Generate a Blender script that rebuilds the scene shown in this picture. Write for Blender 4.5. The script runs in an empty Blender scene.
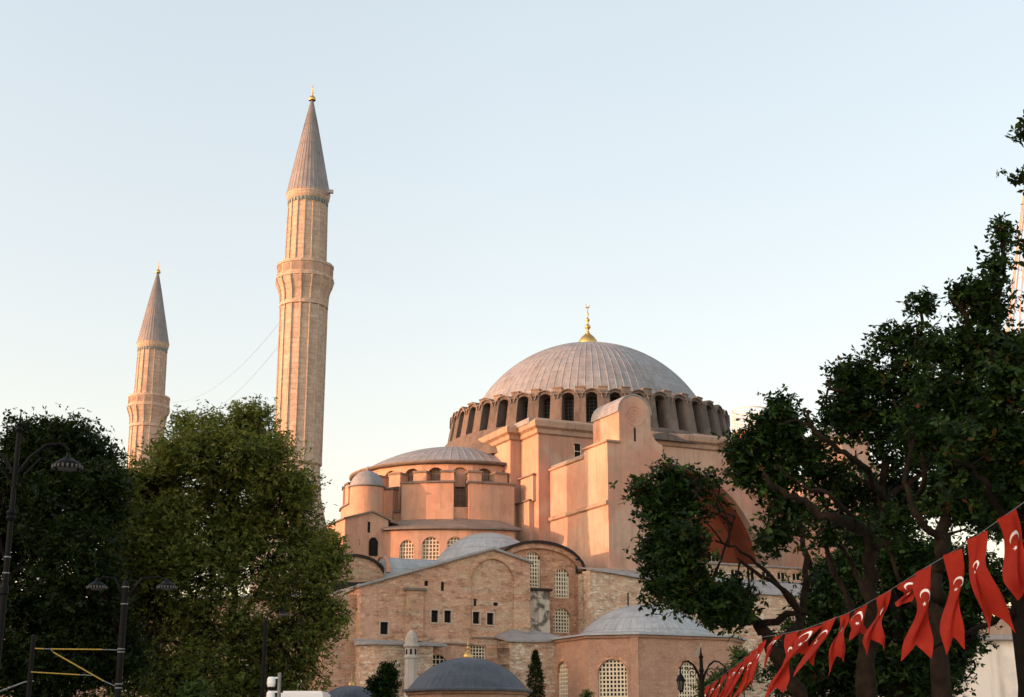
import bpy, bmesh, math, random
import numpy as np
from mathutils import Vector, Matrix
from mathutils.geometry import tessellate_polygon
R_ = math.radians
scene = bpy.context.scene
col = scene.collection
random.seed(7)
rng = np.random.default_rng(7)

# ---------------------------------------------------------------- camera
cam_d = bpy.data.cameras.new("camera"); cam = bpy.data.objects.new("camera", cam_d); col.objects.link(cam)
cam.location = (0, 0, 1.7); cam.rotation_euler = (R_(90 + 15.4), 0, 0)
cam_d.sensor_width = 36; cam_d.lens = 50; cam_d.clip_start = 0.3; cam_d.clip_end = 9000
scene.camera = cam

# ---------------------------------------------------------------- sky, sun, exposure
SUN_AZ = 252.0; SUN_EL = 6.0
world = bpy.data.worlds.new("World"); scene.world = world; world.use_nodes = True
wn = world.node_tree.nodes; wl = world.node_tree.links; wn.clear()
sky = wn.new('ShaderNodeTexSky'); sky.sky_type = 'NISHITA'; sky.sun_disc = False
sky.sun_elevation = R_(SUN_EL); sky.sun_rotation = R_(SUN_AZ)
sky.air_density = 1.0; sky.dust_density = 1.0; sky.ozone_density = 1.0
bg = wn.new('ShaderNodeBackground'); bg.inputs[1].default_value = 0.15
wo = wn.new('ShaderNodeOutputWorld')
tc = wn.new('ShaderNodeTexCoord'); sx = wn.new('ShaderNodeSeparateXYZ'); wl.new(tc.outputs['Generated'], sx.inputs[0])
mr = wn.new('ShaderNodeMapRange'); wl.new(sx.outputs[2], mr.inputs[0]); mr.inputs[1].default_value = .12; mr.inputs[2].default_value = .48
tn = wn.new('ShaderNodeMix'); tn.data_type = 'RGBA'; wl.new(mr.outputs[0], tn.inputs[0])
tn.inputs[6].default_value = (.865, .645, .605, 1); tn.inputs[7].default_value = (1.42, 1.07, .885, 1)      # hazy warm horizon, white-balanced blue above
ml = wn.new('ShaderNodeMix'); ml.data_type = 'RGBA'; ml.blend_type = 'MULTIPLY'; ml.inputs[0].default_value = 1
wl.new(sky.outputs[0], ml.inputs[6]); wl.new(tn.outputs[2], ml.inputs[7])
# sky behind the camera brightened as added fill for the south-facing walls
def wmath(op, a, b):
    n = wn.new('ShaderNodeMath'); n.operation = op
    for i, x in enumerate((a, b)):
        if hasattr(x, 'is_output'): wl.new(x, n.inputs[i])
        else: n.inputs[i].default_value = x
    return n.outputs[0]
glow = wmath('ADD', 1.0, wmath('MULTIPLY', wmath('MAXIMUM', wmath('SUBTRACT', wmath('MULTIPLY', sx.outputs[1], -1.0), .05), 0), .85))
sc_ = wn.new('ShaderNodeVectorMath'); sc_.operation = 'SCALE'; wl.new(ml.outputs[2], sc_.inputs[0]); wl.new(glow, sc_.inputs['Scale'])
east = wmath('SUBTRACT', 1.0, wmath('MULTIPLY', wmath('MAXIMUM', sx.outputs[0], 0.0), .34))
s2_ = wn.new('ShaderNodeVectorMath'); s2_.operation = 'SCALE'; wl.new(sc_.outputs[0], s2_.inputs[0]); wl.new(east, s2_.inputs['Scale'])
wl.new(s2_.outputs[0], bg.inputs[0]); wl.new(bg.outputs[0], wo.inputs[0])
sd = bpy.data.lights.new("sun", 'SUN'); sun = bpy.data.objects.new("sun", sd); col.objects.link(sun)
sd.energy = 2.0; sd.angle = R_(0.6); sd.color = (.66, .31, .185)
az = R_(SUN_AZ); el = R_(SUN_EL)
sdir = Vector((math.sin(az) * math.cos(el), math.cos(az) * math.cos(el), math.sin(el)))
sun.rotation_euler = sdir.to_track_quat('Z', 'Y').to_euler()
scene.view_settings.view_transform = 'Standard'; scene.view_settings.look = 'None'
scene.view_settings.gamma = 1; scene.view_settings.exposure = 2.15
scene.view_settings.use_curve_mapping = False
scene.render.engine = 'CYCLES'

# ---------------------------------------------------------------- helpers
FPX, TH = 1422.2, R_(15.4)
def at(px, py, Y):
    """world point at distance Y for a place measured in the photograph"""
    a = (px - 512) / FPX; b = (348.5 - py) / FPX
    dy = math.cos(TH) - b * math.sin(TH); dz = math.sin(TH) + b * math.cos(TH)
    return Vector((a * Y / dy, Y, 1.7 + dz * Y / dy))
def pxm(Y, z=10):
    return FPX / (Y * math.cos(TH) + (z - 1.7) * math.sin(TH))

def tag(o, label=None, cat=None, group=None, kind=None):
    if label: o['label'] = label
    if cat: o['category'] = cat
    if group: o['group'] = group
    if kind: o['kind'] = kind
    return o
def empty(name, loc=(0, 0, 0), rz=0):
    o = bpy.data.objects.new(name, None); col.objects.link(o); o.location = loc
    o.rotation_euler = (0, 0, rz); o.empty_display_size = .5
    return o
def copy_tree(o, parent=None):
    c = o.copy(); col.objects.link(c); c.parent = parent
    for ch in [k for k in bpy.data.objects if k.parent == o]: copy_tree(ch, c)
    return c

class MB:
    def __init__(s): s.v = []; s.f = []; s.m = []
    def add(s, vs, fs, mi=0):
        n = len(s.v); s.v += [tuple(p) for p in vs]
        for f in fs: s.f.append(tuple(i + n for i in f)); s.m.append(mi)
    def box(s, x0, x1, y0, y1, z0, z1, mi=0):
        if x0 > x1: x0, x1 = x1, x0
        if y0 > y1: y0, y1 = y1, y0
        s.add([(x0,y0,z0),(x1,y0,z0),(x1,y1,z0),(x0,y1,z0),(x0,y0,z1),(x1,y0,z1),(x1,y1,z1),(x0,y1,z1)],
              [(0,3,2,1),(4,5,6,7),(0,1,5,4),(1,2,6,5),(2,3,7,6),(3,0,4,7)], mi)
    def obox(s, O, U, N, u0, u1, n0, n1, z0, z1, mi=0):
        """box in a frame: origin O, horizontal U, outward N"""
        P = lambda u, n, z: (O[0] + U[0]*u + N[0]*n, O[1] + U[1]*u + N[1]*n, O[2] + z)
        s.add([P(u0,n0,z0),P(u1,n0,z0),P(u1,n1,z0),P(u0,n1,z0),P(u0,n0,z1),P(u1,n0,z1),P(u1,n1,z1),P(u0,n1,z1)],
              [(0,3,2,1),(4,5,6,7),(0,1,5,4),(1,2,6,5),(2,3,7,6),(3,0,4,7)], mi)
    def prism(s, poly, z0, z1, mi=0, ztop=None):
        n = len(poly); zt = ztop or [z1]*n
        s.add([(p[0],p[1],z0) for p in poly] + [(p[0],p[1],z) for p, z in zip(poly, zt)],
              [(i,(i+1)%n,(i+1)%n+n,i+n) for i in range(n)] + [tuple(range(n-1,-1,-1)), tuple(range(n,2*n))], mi)
    def extr(s, O, U, N, poly, n0, n1, mi=0):
        """polygon in (u,z) extruded along N from n0 to n1"""
        k = len(poly)
        P = lambda u, z, n: (O[0]+U[0]*u+N[0]*n, O[1]+U[1]*u+N[1]*n, O[2]+z)
        s.add([P(u,z,n1) for u,z in poly] + [P(u,z,n0) for u,z in poly],
              [(i,i+k,(i+1)%k+k,(i+1)%k) for i in range(k)], mi)
        tri = tessellate_polygon([[Vector((u,z,0)) for u,z in poly]])
        s.add([P(u,z,n1) for u,z in poly], tri, mi); s.add([P(u,z,n0) for u,z in poly], tri, mi)
    def wall(s, O, U, N, outer, holes=(), thick=.8, reveal=.35, mi=0, mr=None):
        P = lambda u, z, n: (O[0]+U[0]*u+N[0]*n, O[1]+U[1]*u+N[1]*n, O[2]+z)
        loops = [[Vector((u,z,0)) for u,z in outer]] + [[Vector((u,z,0)) for u,z in h] for h in holes]
        flat = [p for l in loops for p in l]
        s.add([P(p.x,p.y,0) for p in flat], tessellate_polygon(loops), mi)
        k = len(outer)
        s.add([P(u,z,0) for u,z in outer]+[P(u,z,-thick) for u,z in outer], [(i,(i+1)%k,(i+1)%k+k,i+k) for i in range(k)], mi)
        for h in holes:
            k = len(h)
            s.add([P(u,z,0) for u,z in h]+[P(u,z,-reveal) for u,z in h], [(i,(i+1)%k,(i+1)%k+k,i+k) for i in range(k)], mi if mr is None else mr)
    def lathe(s, cx, cy, prof, n=48, a0=0, a1=360, mi=0, ang=None):
        """prof: list of (r, z). ang: list of (deg, dr)"""
        full = abs(a1-a0) >= 359.9
        if ang is None: ang = [(a0+(a1-a0)*i/n, 0) for i in range(n if full else n+1)]
        m = len(ang); vs = []
        for r, z in prof:
            for a, dr in ang:
                rr = r + dr*(1 if r > .6 else r/.6) if r > 0 else 0
                vs.append((cx+rr*math.cos(R_(a)), cy+rr*math.sin(R_(a)), z))
        fs = []
        for j in range(len(prof)-1):
            for i in range(m if full else m-1):
                k = (i+1) % m
                fs.append((j*m+i, j*m+k, (j+1)*m+k, (j+1)*m+i))
        s.add(vs, fs, mi)
    def tube(s, pts, rad, n=6, mi=0):
        pts = [Vector(p) for p in pts]
        if not hasattr(rad, '__len__'): rad = [rad]*len(pts)
        vs = []; ref = Vector((0.31, 0.2, 1)).normalized()
        for i, p in enumerate(pts):
            t = (pts[min(i+1, len(pts)-1)] - pts[max(i-1, 0)]).normalized()
            if abs(t.dot(ref)) > .95: rf = Vector((1, 0.1, 0))
            else: rf = ref
            a = t.cross(rf).normalized(); b = t.cross(a)
            for k in range(n):
                w = 2*math.pi*k/n; vs.append(p + (a*math.cos(w)+b*math.sin(w))*rad[i])
        fs = [(j*n+k, j*n+(k+1)%n, (j+1)*n+(k+1)%n, (j+1)*n+k) for j in range(len(pts)-1) for k in range(n)]
        fs += [tuple(range(n-1,-1,-1)), tuple(range((len(pts)-1)*n, len(pts)*n))]
        s.add(vs, fs, mi)
    def sweep(s, path, prof, closed=False, mi=0):
        """path: [(x,y)] walked with outside on the right; prof: [(offset outward, z)]"""
        n = len(path); offs = []
        for i in range(n):
            p = Vector(path[i])
            d0 = (p-Vector(path[i-1])).normalized() if (closed or i > 0) else None
            d1 = (Vector(path[(i+1)%n])-p).normalized() if (closed or i < n-1) else None
            if d0 is None: d0 = d1
            if d1 is None: d1 = d0
            n0 = Vector((d0.y,-d0.x)); n1 = Vector((d1.y,-d1.x)); b = (n0+n1)
            b = b / max(.3, b.length_squared/2)
            offs.append(b)
        m = len(prof); vs = []
        for i in range(n):
            for o, z in prof: vs.append((path[i][0]+offs[i].x*o, path[i][1]+offs[i].y*o, z))
        fs = []
        for i in range(n if closed else n-1):
            k = (i+1) % n
            for j in range(m): fs.append((i*m+j, k*m+j, k*m+(j+1)%m, i*m+(j+1)%m))
        if not closed: fs += [tuple(range(m)), tuple(range((n-1)*m, n*m))]
        s.add(vs, fs, mi)
    def build(s, name, mats, parent=None, smooth=False, label=None):
        me = bpy.data.meshes.new(name); me.from_pydata(s.v, [], s.f)
        if not isinstance(mats, (list, tuple)): mats = [mats]
        for m in mats: me.materials.append(m)
        if len(mats) > 1: me.polygons.foreach_set('material_index', s.m)
        if smooth: me.polygons.foreach_set('use_smooth', [True]*len(s.f))
        me.update()
        bm = bmesh.new(); bm.from_mesh(me)
        bmesh.ops.recalc_face_normals(bm, faces=bm.faces); bm.to_mesh(me); bm.free()
        o = bpy.data.objects.new(name, me); col.objects.link(o)
        if parent: o.parent = parent
        if label: o['label'] = label
        return o

def arch(w, h, cu=0, z=0, n=10, rise=None):
    r = w/2; rise = r if rise is None else rise
    pts = [(cu-r, z), (cu+r, z)]
    for i in range(n+1):
        t = math.pi*i/n
        pts.append((cu+r*math.cos(t), z+h-rise+rise*math.sin(t)))
    return pts
def rect(w, h, cu=0, z=0): return [(cu-w/2,z),(cu+w/2,z),(cu+w/2,z+h),(cu-w/2,z+h)]

# ---------------------------------------------------------------- materials
def nt(name):
    m = bpy.data.materials.new(name); m.use_nodes = True
    t = m.node_tree; b = t.nodes['Principled BSDF']; return m, t, b
def N(t, typ, **kw):
    n = t.nodes.new(typ)
    for k, v in kw.items(): setattr(n, k, v)
    return n
def mathn(t, op, a, b=None):
    n = N(t, 'ShaderNodeMath', operation=op)
    for i, x in enumerate((a, b)):
        if x is None: continue
        if hasattr(x, 'is_output'): t.links.new(x, n.inputs[i])
        else: n.inputs[i].default_value = x
    return n.outputs[0]
def mixc(t, fac, a, b, mode='MIX'):
    n = N(t, 'ShaderNodeMix', data_type='RGBA', blend_type=mode)
    for i, x in ((0, fac), (6, a), (7, b)):
        if hasattr(x, 'is_output'): t.links.new(x, n.inputs[i])
        else: n.inputs[i].default_value = x if i == 0 else (*x, 1)
    return n.outputs[2]
def noise(t, vec, scale, detail=4, rough=.55, dist=0):
    n = N(t, 'ShaderNodeTexNoise'); n.inputs['Scale'].default_value = scale
    n.inputs['Detail'].default_value = detail; n.inputs['Roughness'].default_value = rough
    n.inputs['Distortion'].default_value = dist
    t.links.new(vec, n.inputs['Vector']); return n.outputs['Fac']
def ramp(t, f, lo, hi):
    n = N(t, 'ShaderNodeMapRange'); t.links.new(f, n.inputs[0])
    n.inputs[1].default_value = lo; n.inputs[2].default_value = hi; return n.outputs[0]
def wallvec(t):
    g = N(t, 'ShaderNodeNewGeometry')
    c = N(t, 'ShaderNodeVectorMath', operation='CROSS_PRODUCT'); t.links.new(g.outputs['True Normal'], c.inputs[0]); c.inputs[1].default_value = (0, 0, 1)
    d = N(t, 'ShaderNodeVectorMath', operation='DOT_PRODUCT'); t.links.new(c.outputs[0], d.inputs[0]); t.links.new(g.outputs['Position'], d.inputs[1])
    s = N(t, 'ShaderNodeSeparateXYZ'); t.links.new(g.outputs['Position'], s.inputs[0])
    k = N(t, 'ShaderNodeCombineXYZ'); t.links.new(d.outputs['Value'], k.inputs[0]); t.links.new(s.outputs[2], k.inputs[1])
    return g.outputs['Position'], k.outputs[0]
def scaled(t, vec, sc):
    n = N(t, 'ShaderNodeVectorMath', operation='MULTIPLY'); t.links.new(vec, n.inputs[0]); n.inputs[1].default_value = sc; return n.outputs[0]
def bump(t, b, h, strength=.4, dist=.05):
    n = N(t, 'ShaderNodeBump'); n.inputs['Strength'].default_value = strength; n.inputs['Distance'].default_value = dist
    t.links.new(h, n.inputs['Height']); t.links.new(n.outputs[0], b.inputs['Normal'])

def plaster(name, c1, c2, c3, rough=.9, bs=.12):
    m, t, b = nt(name); pos, wv = wallvec(t)
    big = noise(t, pos, bs, 6, .6, .6); mid = noise(t, pos, .9, 5, .65)
    streak = noise(t, scaled(t, pos, (1.6, 1.6, .12)), 1.0, 5, .7)
    x = mixc(t, ramp(t, big, .46, .56), c1, c2)
    x = mixc(t, mathn(t, 'MULTIPLY', ramp(t, streak, .47, .70), .75), x, c3)
    x = mixc(t, mathn(t, 'MULTIPLY', ramp(t, mid, .5, .72), .55), x, tuple(v*.62 for v in c1))
    pat = noise(t, scaled(t, pos, (1, 1, .7)), .35, 3, .5)
    x = mixc(t, mathn(t, 'MULTIPLY', ramp(t, pat, .57, .62), .42), x, tuple(min(1, v*1.25) for v in c2))
    t.links.new(x, b.inputs['Base Color']); b.inputs['Roughness'].default_value = rough
    b.inputs['Specular IOR Level'].default_value = .2
    bump(t, b, noise(t, pos, 3.0, 8, .7), .35, .08)
    return m
def masonry(name, ca, cb, mortar, bw, bh, ms=.03, stone=None, band=0, stain=(.30,.19,.125), patch=None, plast=None, fleck=.8, rough_=1.0):
    m, t, b = nt(name); pos, wv = wallvec(t)
    wob = N(t, 'ShaderNodeVectorMath', operation='MULTIPLY_ADD')
    nn = N(t, 'ShaderNodeTexNoise'); nn.inputs['Scale'].default_value = .8; t.links.new(pos, nn.inputs['Vector'])
    t.links.new(nn.outputs['Color'], wob.inputs[0]); wob.inputs[1].default_value = (.5, .35, 0); t.links.new(wv, wob.inputs[2])
    br = N(t, 'ShaderNodeTexBrick'); t.links.new(wob.outputs[0], br.inputs['Vector'])
    br.inputs['Color1'].default_value = (*ca, 1); br.inputs['Color2'].default_value = (*cb, 1); br.inputs['Mortar'].default_value = (*mortar, 1)
    br.inputs['Scale'].default_value = 1; br.inputs['Mortar Size'].default_value = ms; br.inputs['Brick Width'].default_value = bw
    br.inputs['Row Height'].default_value = bh; br.inputs['Bias'].default_value = 0; br.inputs['Mortar Smooth'].default_value = .6
    x = br.outputs['Color']; h = br.outputs['Fac']
    if band:
        s2 = N(t, 'ShaderNodeTexBrick'); t.links.new(wob.outputs[0], s2.inputs['Vector'])
        s2.inputs['Color1'].default_value = (*stone, 1); s2.inputs['Color2'].default_value = (*[v*.72 for v in stone], 1); s2.inputs['Mortar'].default_value = (*[v*.6 for v in stone], 1)
        s2.inputs['Scale'].default_value = 1; s2.inputs['Brick Width'].default_value = .9; s2.inputs['Row Height'].default_value = .38; s2.inputs['Mortar Size'].default_value = .03
        sz = N(t, 'ShaderNodeSeparateXYZ'); t.links.new(wob.outputs[0], sz.inputs[0])
        fr = mathn(t, 'FRACT', mathn(t, 'DIVIDE', sz.outputs[1], band))
        isb = mathn(t, 'GREATER_THAN', fr, .68)
        pn = ramp(t, noise(t, pos, .35, 4, .6), .42, .56)
        x = mixc(t, mathn(t, 'MULTIPLY', mathn(t, 'MULTIPLY', isb, pn), .8), x, s2.outputs['Color'])
    if patch:
        pn = ramp(t, noise(t, pos, .22, 5, .6, .5), .50, .60)
        x = mixc(t, mathn(t, 'MULTIPLY', pn, .65), x, patch)
    if plast:
        pn = ramp(t, noise(t, scaled(t, pos, (1, 1, .8)), .16, 6, .62, .8), .50, .58)
        x = mixc(t, mathn(t, 'MULTIPLY', pn, .8), x, plast)
    x = mixc(t, mathn(t, 'MULTIPLY', ramp(t, noise(t, scaled(t, pos, (1.2, 1.2, .2)), .8, 6, .7), .5, .75), .6), x, stain)
    fl = ramp(t, noise(t, scaled(t, pos, (.9, .9, 3.0)), 1.3, 4, .75), .54, .62)
    x = mixc(t, mathn(t, 'MULTIPLY', fl, fleck), x, tuple(min(.8, v*q_) for v, q_ in zip(ca, (1.35, 1.6, 1.75))))
    dk = ramp(t, noise(t, scaled(t, pos, (.7, .7, 1.8)), 1.1, 6, .8), .50, .64)
    x = mixc(t, mathn(t, 'MULTIPLY', dk, rough_), x, mixc(t, 1, x, (.55, .48, .45), 'MULTIPLY'))
    x = mixc(t, ramp(t, noise(t, pos, 5.5, 3, .7), .3, .7), x, mixc(t, 1, x, (.70, .68, .67), 'MULTIPLY'))
    t.links.new(x, b.inputs['Base Color']); b.inputs['Roughness'].default_value = .92; b.inputs['Specular IOR Level'].default_value = .2
    hh = mathn(t, 'ADD', mathn(t, 'MULTIPLY', h, -.6), noise(t, pos, 4, 6, .7))
    bump(t, b, hh, .6, .06)
    return m
def lead(name, c, c2, rough=.55, warm=None):
    m, t, b = nt(name); pos, wv = wallvec(t)
    st = noise(t, scaled(t, pos, (1, 1, .35)), 1.4, 6, .7); big = noise(t, pos, .3, 4, .6, .5)
    x = mixc(t, ramp(t, st, .35, .7), c, c2); x = mixc(t, ramp(t, big, .45, .7), x, mixc(t, 1, x, (.78, .76, .76), 'MULTIPLY'))
    # sheets laid in courses
    s = N(t, 'ShaderNodeSeparateXYZ'); t.links.new(pos, s.inputs[0])
    fr = mathn(t, 'FRACT', mathn(t, 'MULTIPLY', s.outputs[2], .85)); ln = mathn(t, 'LESS_THAN', fr, .07)
    x = mixc(t, mathn(t, 'MULTIPLY', ln, .35), x, (.1, .1, .1))
    if warm: x = mixc(t, mathn(t, 'MULTIPLY', ramp(t, noise(t, pos, .7, 4, .7), .5, .7), .6), x, warm)
    x = mixc(t, mathn(t, 'MULTIPLY', ramp(t, noise(t, scaled(t, pos, (1,1,.5)), 2.2, 5, .8), .52, .66), .5), x, mixc(t, 1, x, (.62, .60, .60), 'MULTIPLY'))
    t.links.new(x, b.inputs['Base Color']); b.inputs['Roughness'].default_value = rough; b.inputs['Metallic'].default_value = 0
    b.inputs['Specular IOR Level'].default_value = .35
    bump(t, b, noise(t, pos, 1.6, 6, .7), .35, .08); return m
def flat(name, c, rough=.6, metal=0, var=.25, spec=.4):
    m, t, b = nt(name); g = N(t, 'ShaderNodeNewGeometry')
    x = mixc(t, ramp(t, noise(t, g.outputs['Position'], 3, 4, .6), .3, .7), c, tuple(v*(1-var) for v in c))
    t.links.new(x, b.inputs['Base Color']); b.inputs['Roughness'].default_value = rough; b.inputs['Metallic'].default_value = metal
    b.inputs['Specular IOR Level'].default_value = spec
    return m
def leafmat(name, cols, trans=.3, rough=.55):
    m, t, b = nt(name)
    at_ = N(t, 'ShaderNodeAttribute', attribute_name='tint')
    r = N(t, 'ShaderNodeValToRGB'); t.links.new(at_.outputs['Fac'], r.inputs[0])
    el = r.color_ramp.elements
    el[0].position = 0; el[0].color = (*cols[0], 1); el[1].position = 1; el[1].color = (*cols[-1], 1)
    for i, c in enumerate(cols[1:-1]):
        e = el.new((i+1)/(len(cols)-1)*(1.3 if len(cols) == 4 else 1)); e.color = (*c, 1)
    t.links.new(r.outputs[0], b.inputs['Base Color']); b.inputs['Roughness'].default_value = rough
    b.inputs['Specular IOR Level'].default_value = .14
    tr = N(t, 'ShaderNodeBsdfTranslucent'); t.links.new(mixc(t, 1, r.outputs[0], (1.2, 1.25, .6), 'MULTIPLY'), tr.inputs[0])
    mx = N(t, 'ShaderNodeMixShader'); mx.inputs[0].default_value = trans
    t.links.new(b.outputs[0], mx.inputs[1]); t.links.new(tr.outputs[0], mx.inputs[2])
    t.links.new(mx.outputs[0], t.nodes['Material Output'].inputs[0]); return m

M = dict(
 pink=plaster('rose_plaster', (.50,.285,.195), (.43,.285,.205), (.31,.20,.15)),
 beige=plaster('faded_plaster', (.44,.305,.23), (.43,.235,.17), (.28,.205,.155)),
 red=plaster('red_plaster', (.28,.075,.038), (.22,.065,.036), (.13,.05,.03)),
 wing=masonry('old_brick', (.56,.31,.20), (.47,.25,.155), (.58,.43,.30), .42, .13, .022, stone=(.66,.53,.39), band=1.25, patch=(.58,.42,.27), plast=(.60,.36,.25)),
 bay=masonry('rose_brick', (.54,.28,.17), (.47,.24,.14), (.52,.35,.25), .45, .13, .02, plast=(.58,.34,.23)),
 stonewall=masonry('pale_rubble_stone', (.66,.52,.38), (.52,.37,.26), (.46,.33,.24), .55, .26, .02, stain=(.46,.29,.19), patch=(.60,.36,.23)),
 bapt=masonry('baptistery_render', (.46,.29,.205), (.42,.25,.17), (.46,.31,.22), .9, .4, .010, fleck=.2, rough_=.35, plast=(.47,.31,.225), stain=(.28,.175,.125)),
 mina=masonry('minaret_limestone', (.53,.425,.33), (.44,.345,.265), (.32,.245,.19), 1.1, .55, .02, stain=(.30,.20,.14), fleck=.22, rough_=.35),
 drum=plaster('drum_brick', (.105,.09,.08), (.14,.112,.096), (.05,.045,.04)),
 coping=plaster('grey_coping', (.17,.145,.125), (.21,.17,.14), (.10,.085,.075)),
 peach=flat('peach_pane', (.26,.165,.11), .8),
 cornice=plaster('weathered_cornice', (.33,.23,.17), (.40,.27,.195), (.17,.12,.09)),
 lead=lead('lead_sheet', (.185,.195,.205), (.29,.30,.31), warm=(.24,.21,.19)),
 leadblue=lead('pale_lead_sheet', (.27,.30,.32), (.36,.385,.40)),
 leaddark=lead('dark_lead_sheet', (.05,.06,.078), (.085,.10,.12)),
 leadroof=lead('lead_roof', (.24,.24,.245), (.34,.33,.32)),
 leadcone=lead('cone_lead', (.18,.175,.175), (.25,.24,.235), warm=(.22,.185,.165)),
 edge=flat('dark_roof_edge', (.035,.03,.028), .9, spec=.1),
 grille=flat('cream_plaster_grille', (.74,.64,.47), .9),
 pane=flat('dark_pane', (.008,.007,.007), .5, var=.3, spec=.12),
 tan_pane=flat('dusty_pane', (.16,.12,.09), .5),
 frame=flat('stone_surround', (.50,.40,.31), .9),
 gold=flat('gilded_metal', (.62,.40,.14), .42, 1.0, .15),
 stain=plaster('stained_concrete', (.46,.39,.31), (.10,.085,.065), (.03,.027,.02), bs=.9),
 gstone=plaster('grey_turret_stone', (.42,.38,.34), (.36,.33,.29), (.24,.21,.18)),
 teal=flat('teal_tile', (.16,.22,.21), .6),
 black=flat('black_iron', (.0035,.0035,.004), .55, 0, spec=.12),
 steel=flat('galvanised_steel', (.20,.21,.22), .5, .4),
 white=flat('white_plastic', (.75,.75,.74), .35, var=.05),
 yellow=flat('yellow_insulator', (.36,.24,.03), .6, var=.1),
 bark=flat('grey_brown_bark', (.032,.023,.016), .95, var=.75, spec=.08),
 bark2=flat('dark_bark', (.012,.009,.007), .95, var=.6, spec=.08),
 scaff=flat('orange_scaffold_tube', (.50,.34,.25), .6),
 scaffw=flat('pale_scaffold_tube', (.80,.74,.68), .6),
 ground=flat('paving_ground', (.30,.27,.24), .9),
 lawn=flat('lawn', (.05,.08,.03), .95),
 apt=plaster('apartment_render', (.45,.40,.34), (.50,.45,.38), (.35,.31,.27)),
 apt_roof=flat('roof_tile', (.30,.12,.07), .9),
 pale=plaster('pale_stone_wall', (.72,.66,.56), (.76,.69,.60), (.45,.38,.32)),
 lamp=flat('lamp_glass', (.10,.095,.09), .5, spec=.1),
)
def clothmat():
    m, t, b = nt('red_flag_cloth'); b.inputs['Base Color'].default_value = (.34,.02,.012,1); b.inputs['Roughness'].default_value = .8
    b.inputs['Specular IOR Level'].default_value = .2
    g = N(t, 'ShaderNodeNewGeometry')
    x = mixc(t, ramp(t, noise(t, g.outputs['Position'], 6, 3, .6), .3, .7), (.38,.034,.016), (.26,.018,.010)); t.links.new(x, b.inputs['Base Color'])
    tr = N(t, 'ShaderNodeBsdfTranslucent'); tr.inputs[0].default_value = (.5,.03,.015,1)
    mx = N(t, 'ShaderNodeMixShader'); mx.inputs[0].default_value = .45
    t.links.new(b.outputs[0], mx.inputs[1]); t.links.new(tr.outputs[0], mx.inputs[2])
    t.links.new(mx.outputs[0], t.nodes['Material Output'].inputs[0]); return m
M['flag'] = clothmat()
M['flagwhite'] = flat('white_flag_print', (.75, .72, .70), .8, var=.05)
for k_ in ('bark', 'bark2'):
    t_ = M[k_].node_tree; b_ = t_.nodes['Principled BSDF']; g_ = N(t_, 'ShaderNodeNewGeometry')
    bump(t_, b_, noise(t_, scaled(t_, g_.outputs['Position'], (9, 9, 2.2)), 2.0, 6, .75), .9, .06)
LEAF = dict(
 chestnut=leafmat('dark_green_leaves', [(.004,.010,.003), (.013,.034,.006), (.034,.070,.012), (.085,.028,.010)], .25),
 plane=leafmat('olive_green_leaves', [(.058,.080,.018), (.120,.145,.030), (.18,.185,.042), (.23,.165,.05)], .35),
 deep=leafmat('deep_green_leaves', [(.006,.013,.002), (.012,.024,.004), (.024,.038,.006)], .3),
 shrub=leafmat('shrub_leaves', [(.025,.045,.012), (.05,.08,.02), (.07,.10,.03)], .3),
)

# ---------------------------------------------------------------- windows
def window(parent, O, U, Nn, outline, depth, nx, nz, bar=.12, mat='grille', pane='pane', trim=0, name='window'):
    """lattice and glass set back in an opening; outline in (u,z)"""
    us = [p[0] for p in outline]; zs = [p[1] for p in outline]; u0, u1, z0, z1 = min(us), max(us), min(zs), max(zs)
    def span(u=None, z=None):
        hit = []
        n = len(outline)
        for i in range(n):
            a, b = outline[i], outline[(i+1) % n]
            k = 0 if u is not None else 1; v = u if u is not None else z
            if (a[k]-v)*(b[k]-v) <= 0 and abs(a[k]-b[k]) > 1e-9:
                f = (v-a[k])/(b[k]-a[k]); hit.append(a[1-k]+f*(b[1-k]-a[1-k]))
        return (min(hit), max(hit)) if len(hit) > 1 else None
    mb = MB(); t = bar/2
    for i in range(nx+1):
        u = u0+(u1-u0)*i/nx; uu = min(max(u, u0+t), u1-t); sp = span(u=min(max(u, u0+.02), u1-.02))
        if sp: mb.obox(O, U, Nn, uu-t, uu+t, -depth-.06, -depth, sp[0], sp[1])
    for j in range(nz+1):
        z = z0+(z1-z0)*j/nz; zz = min(max(z, z0+t), z1-t); sp = span(z=min(max(z, z0+.02), z1-.06))
        if sp: mb.obox(O, U, Nn, sp[0], sp[1], -depth-.075, -depth-.015, zz-t, zz+t)
    if trim:
        k = len(outline); cu = (u0+u1)/2; cz = (z0+z1)/2
        out = []
        for u, z in outline:
            out.append((u+trim*(1 if u > cu else -1)*min(1, abs(u-cu)/((u1-u0)/2)), z+trim*(0.7 if z > cz else -.7)))
        P = lambda u, z, n: (O[0]+U[0]*u+Nn[0]*n, O[1]+U[1]*u+Nn[1]*n, O[2]+z)
        mb.add([P(u,z,.05) for u,z in outline]+[P(u,z,.05) for u,z in out]+[P(u,z,-.05) for u,z in out]+[P(u,z,-.1) for u,z in outline],
               [(i,(i+1)%k,(i+1)%k+k,i+k) for i in range(k)]+[(i+k,(i+1)%k+k,(i+1)%k+2*k,i+2*k) for i in range(k)]+[(i,(i+1)%k,(i+1)%k+3*k,i+3*k) for i in range(k)])
    w = mb.build(name, M[mat], parent)
    pb = MB(); P = lambda u, z: (O[0]+U[0]*u-Nn[0]*(depth+.09), O[1]+U[1]*u-Nn[1]*(depth+.09), O[2]+z)
    pb.add([P(u, z) for u, z in outline], [tuple(range(len(outline)))])
    pb.build('pane', M[pane], w)
    return w
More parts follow.
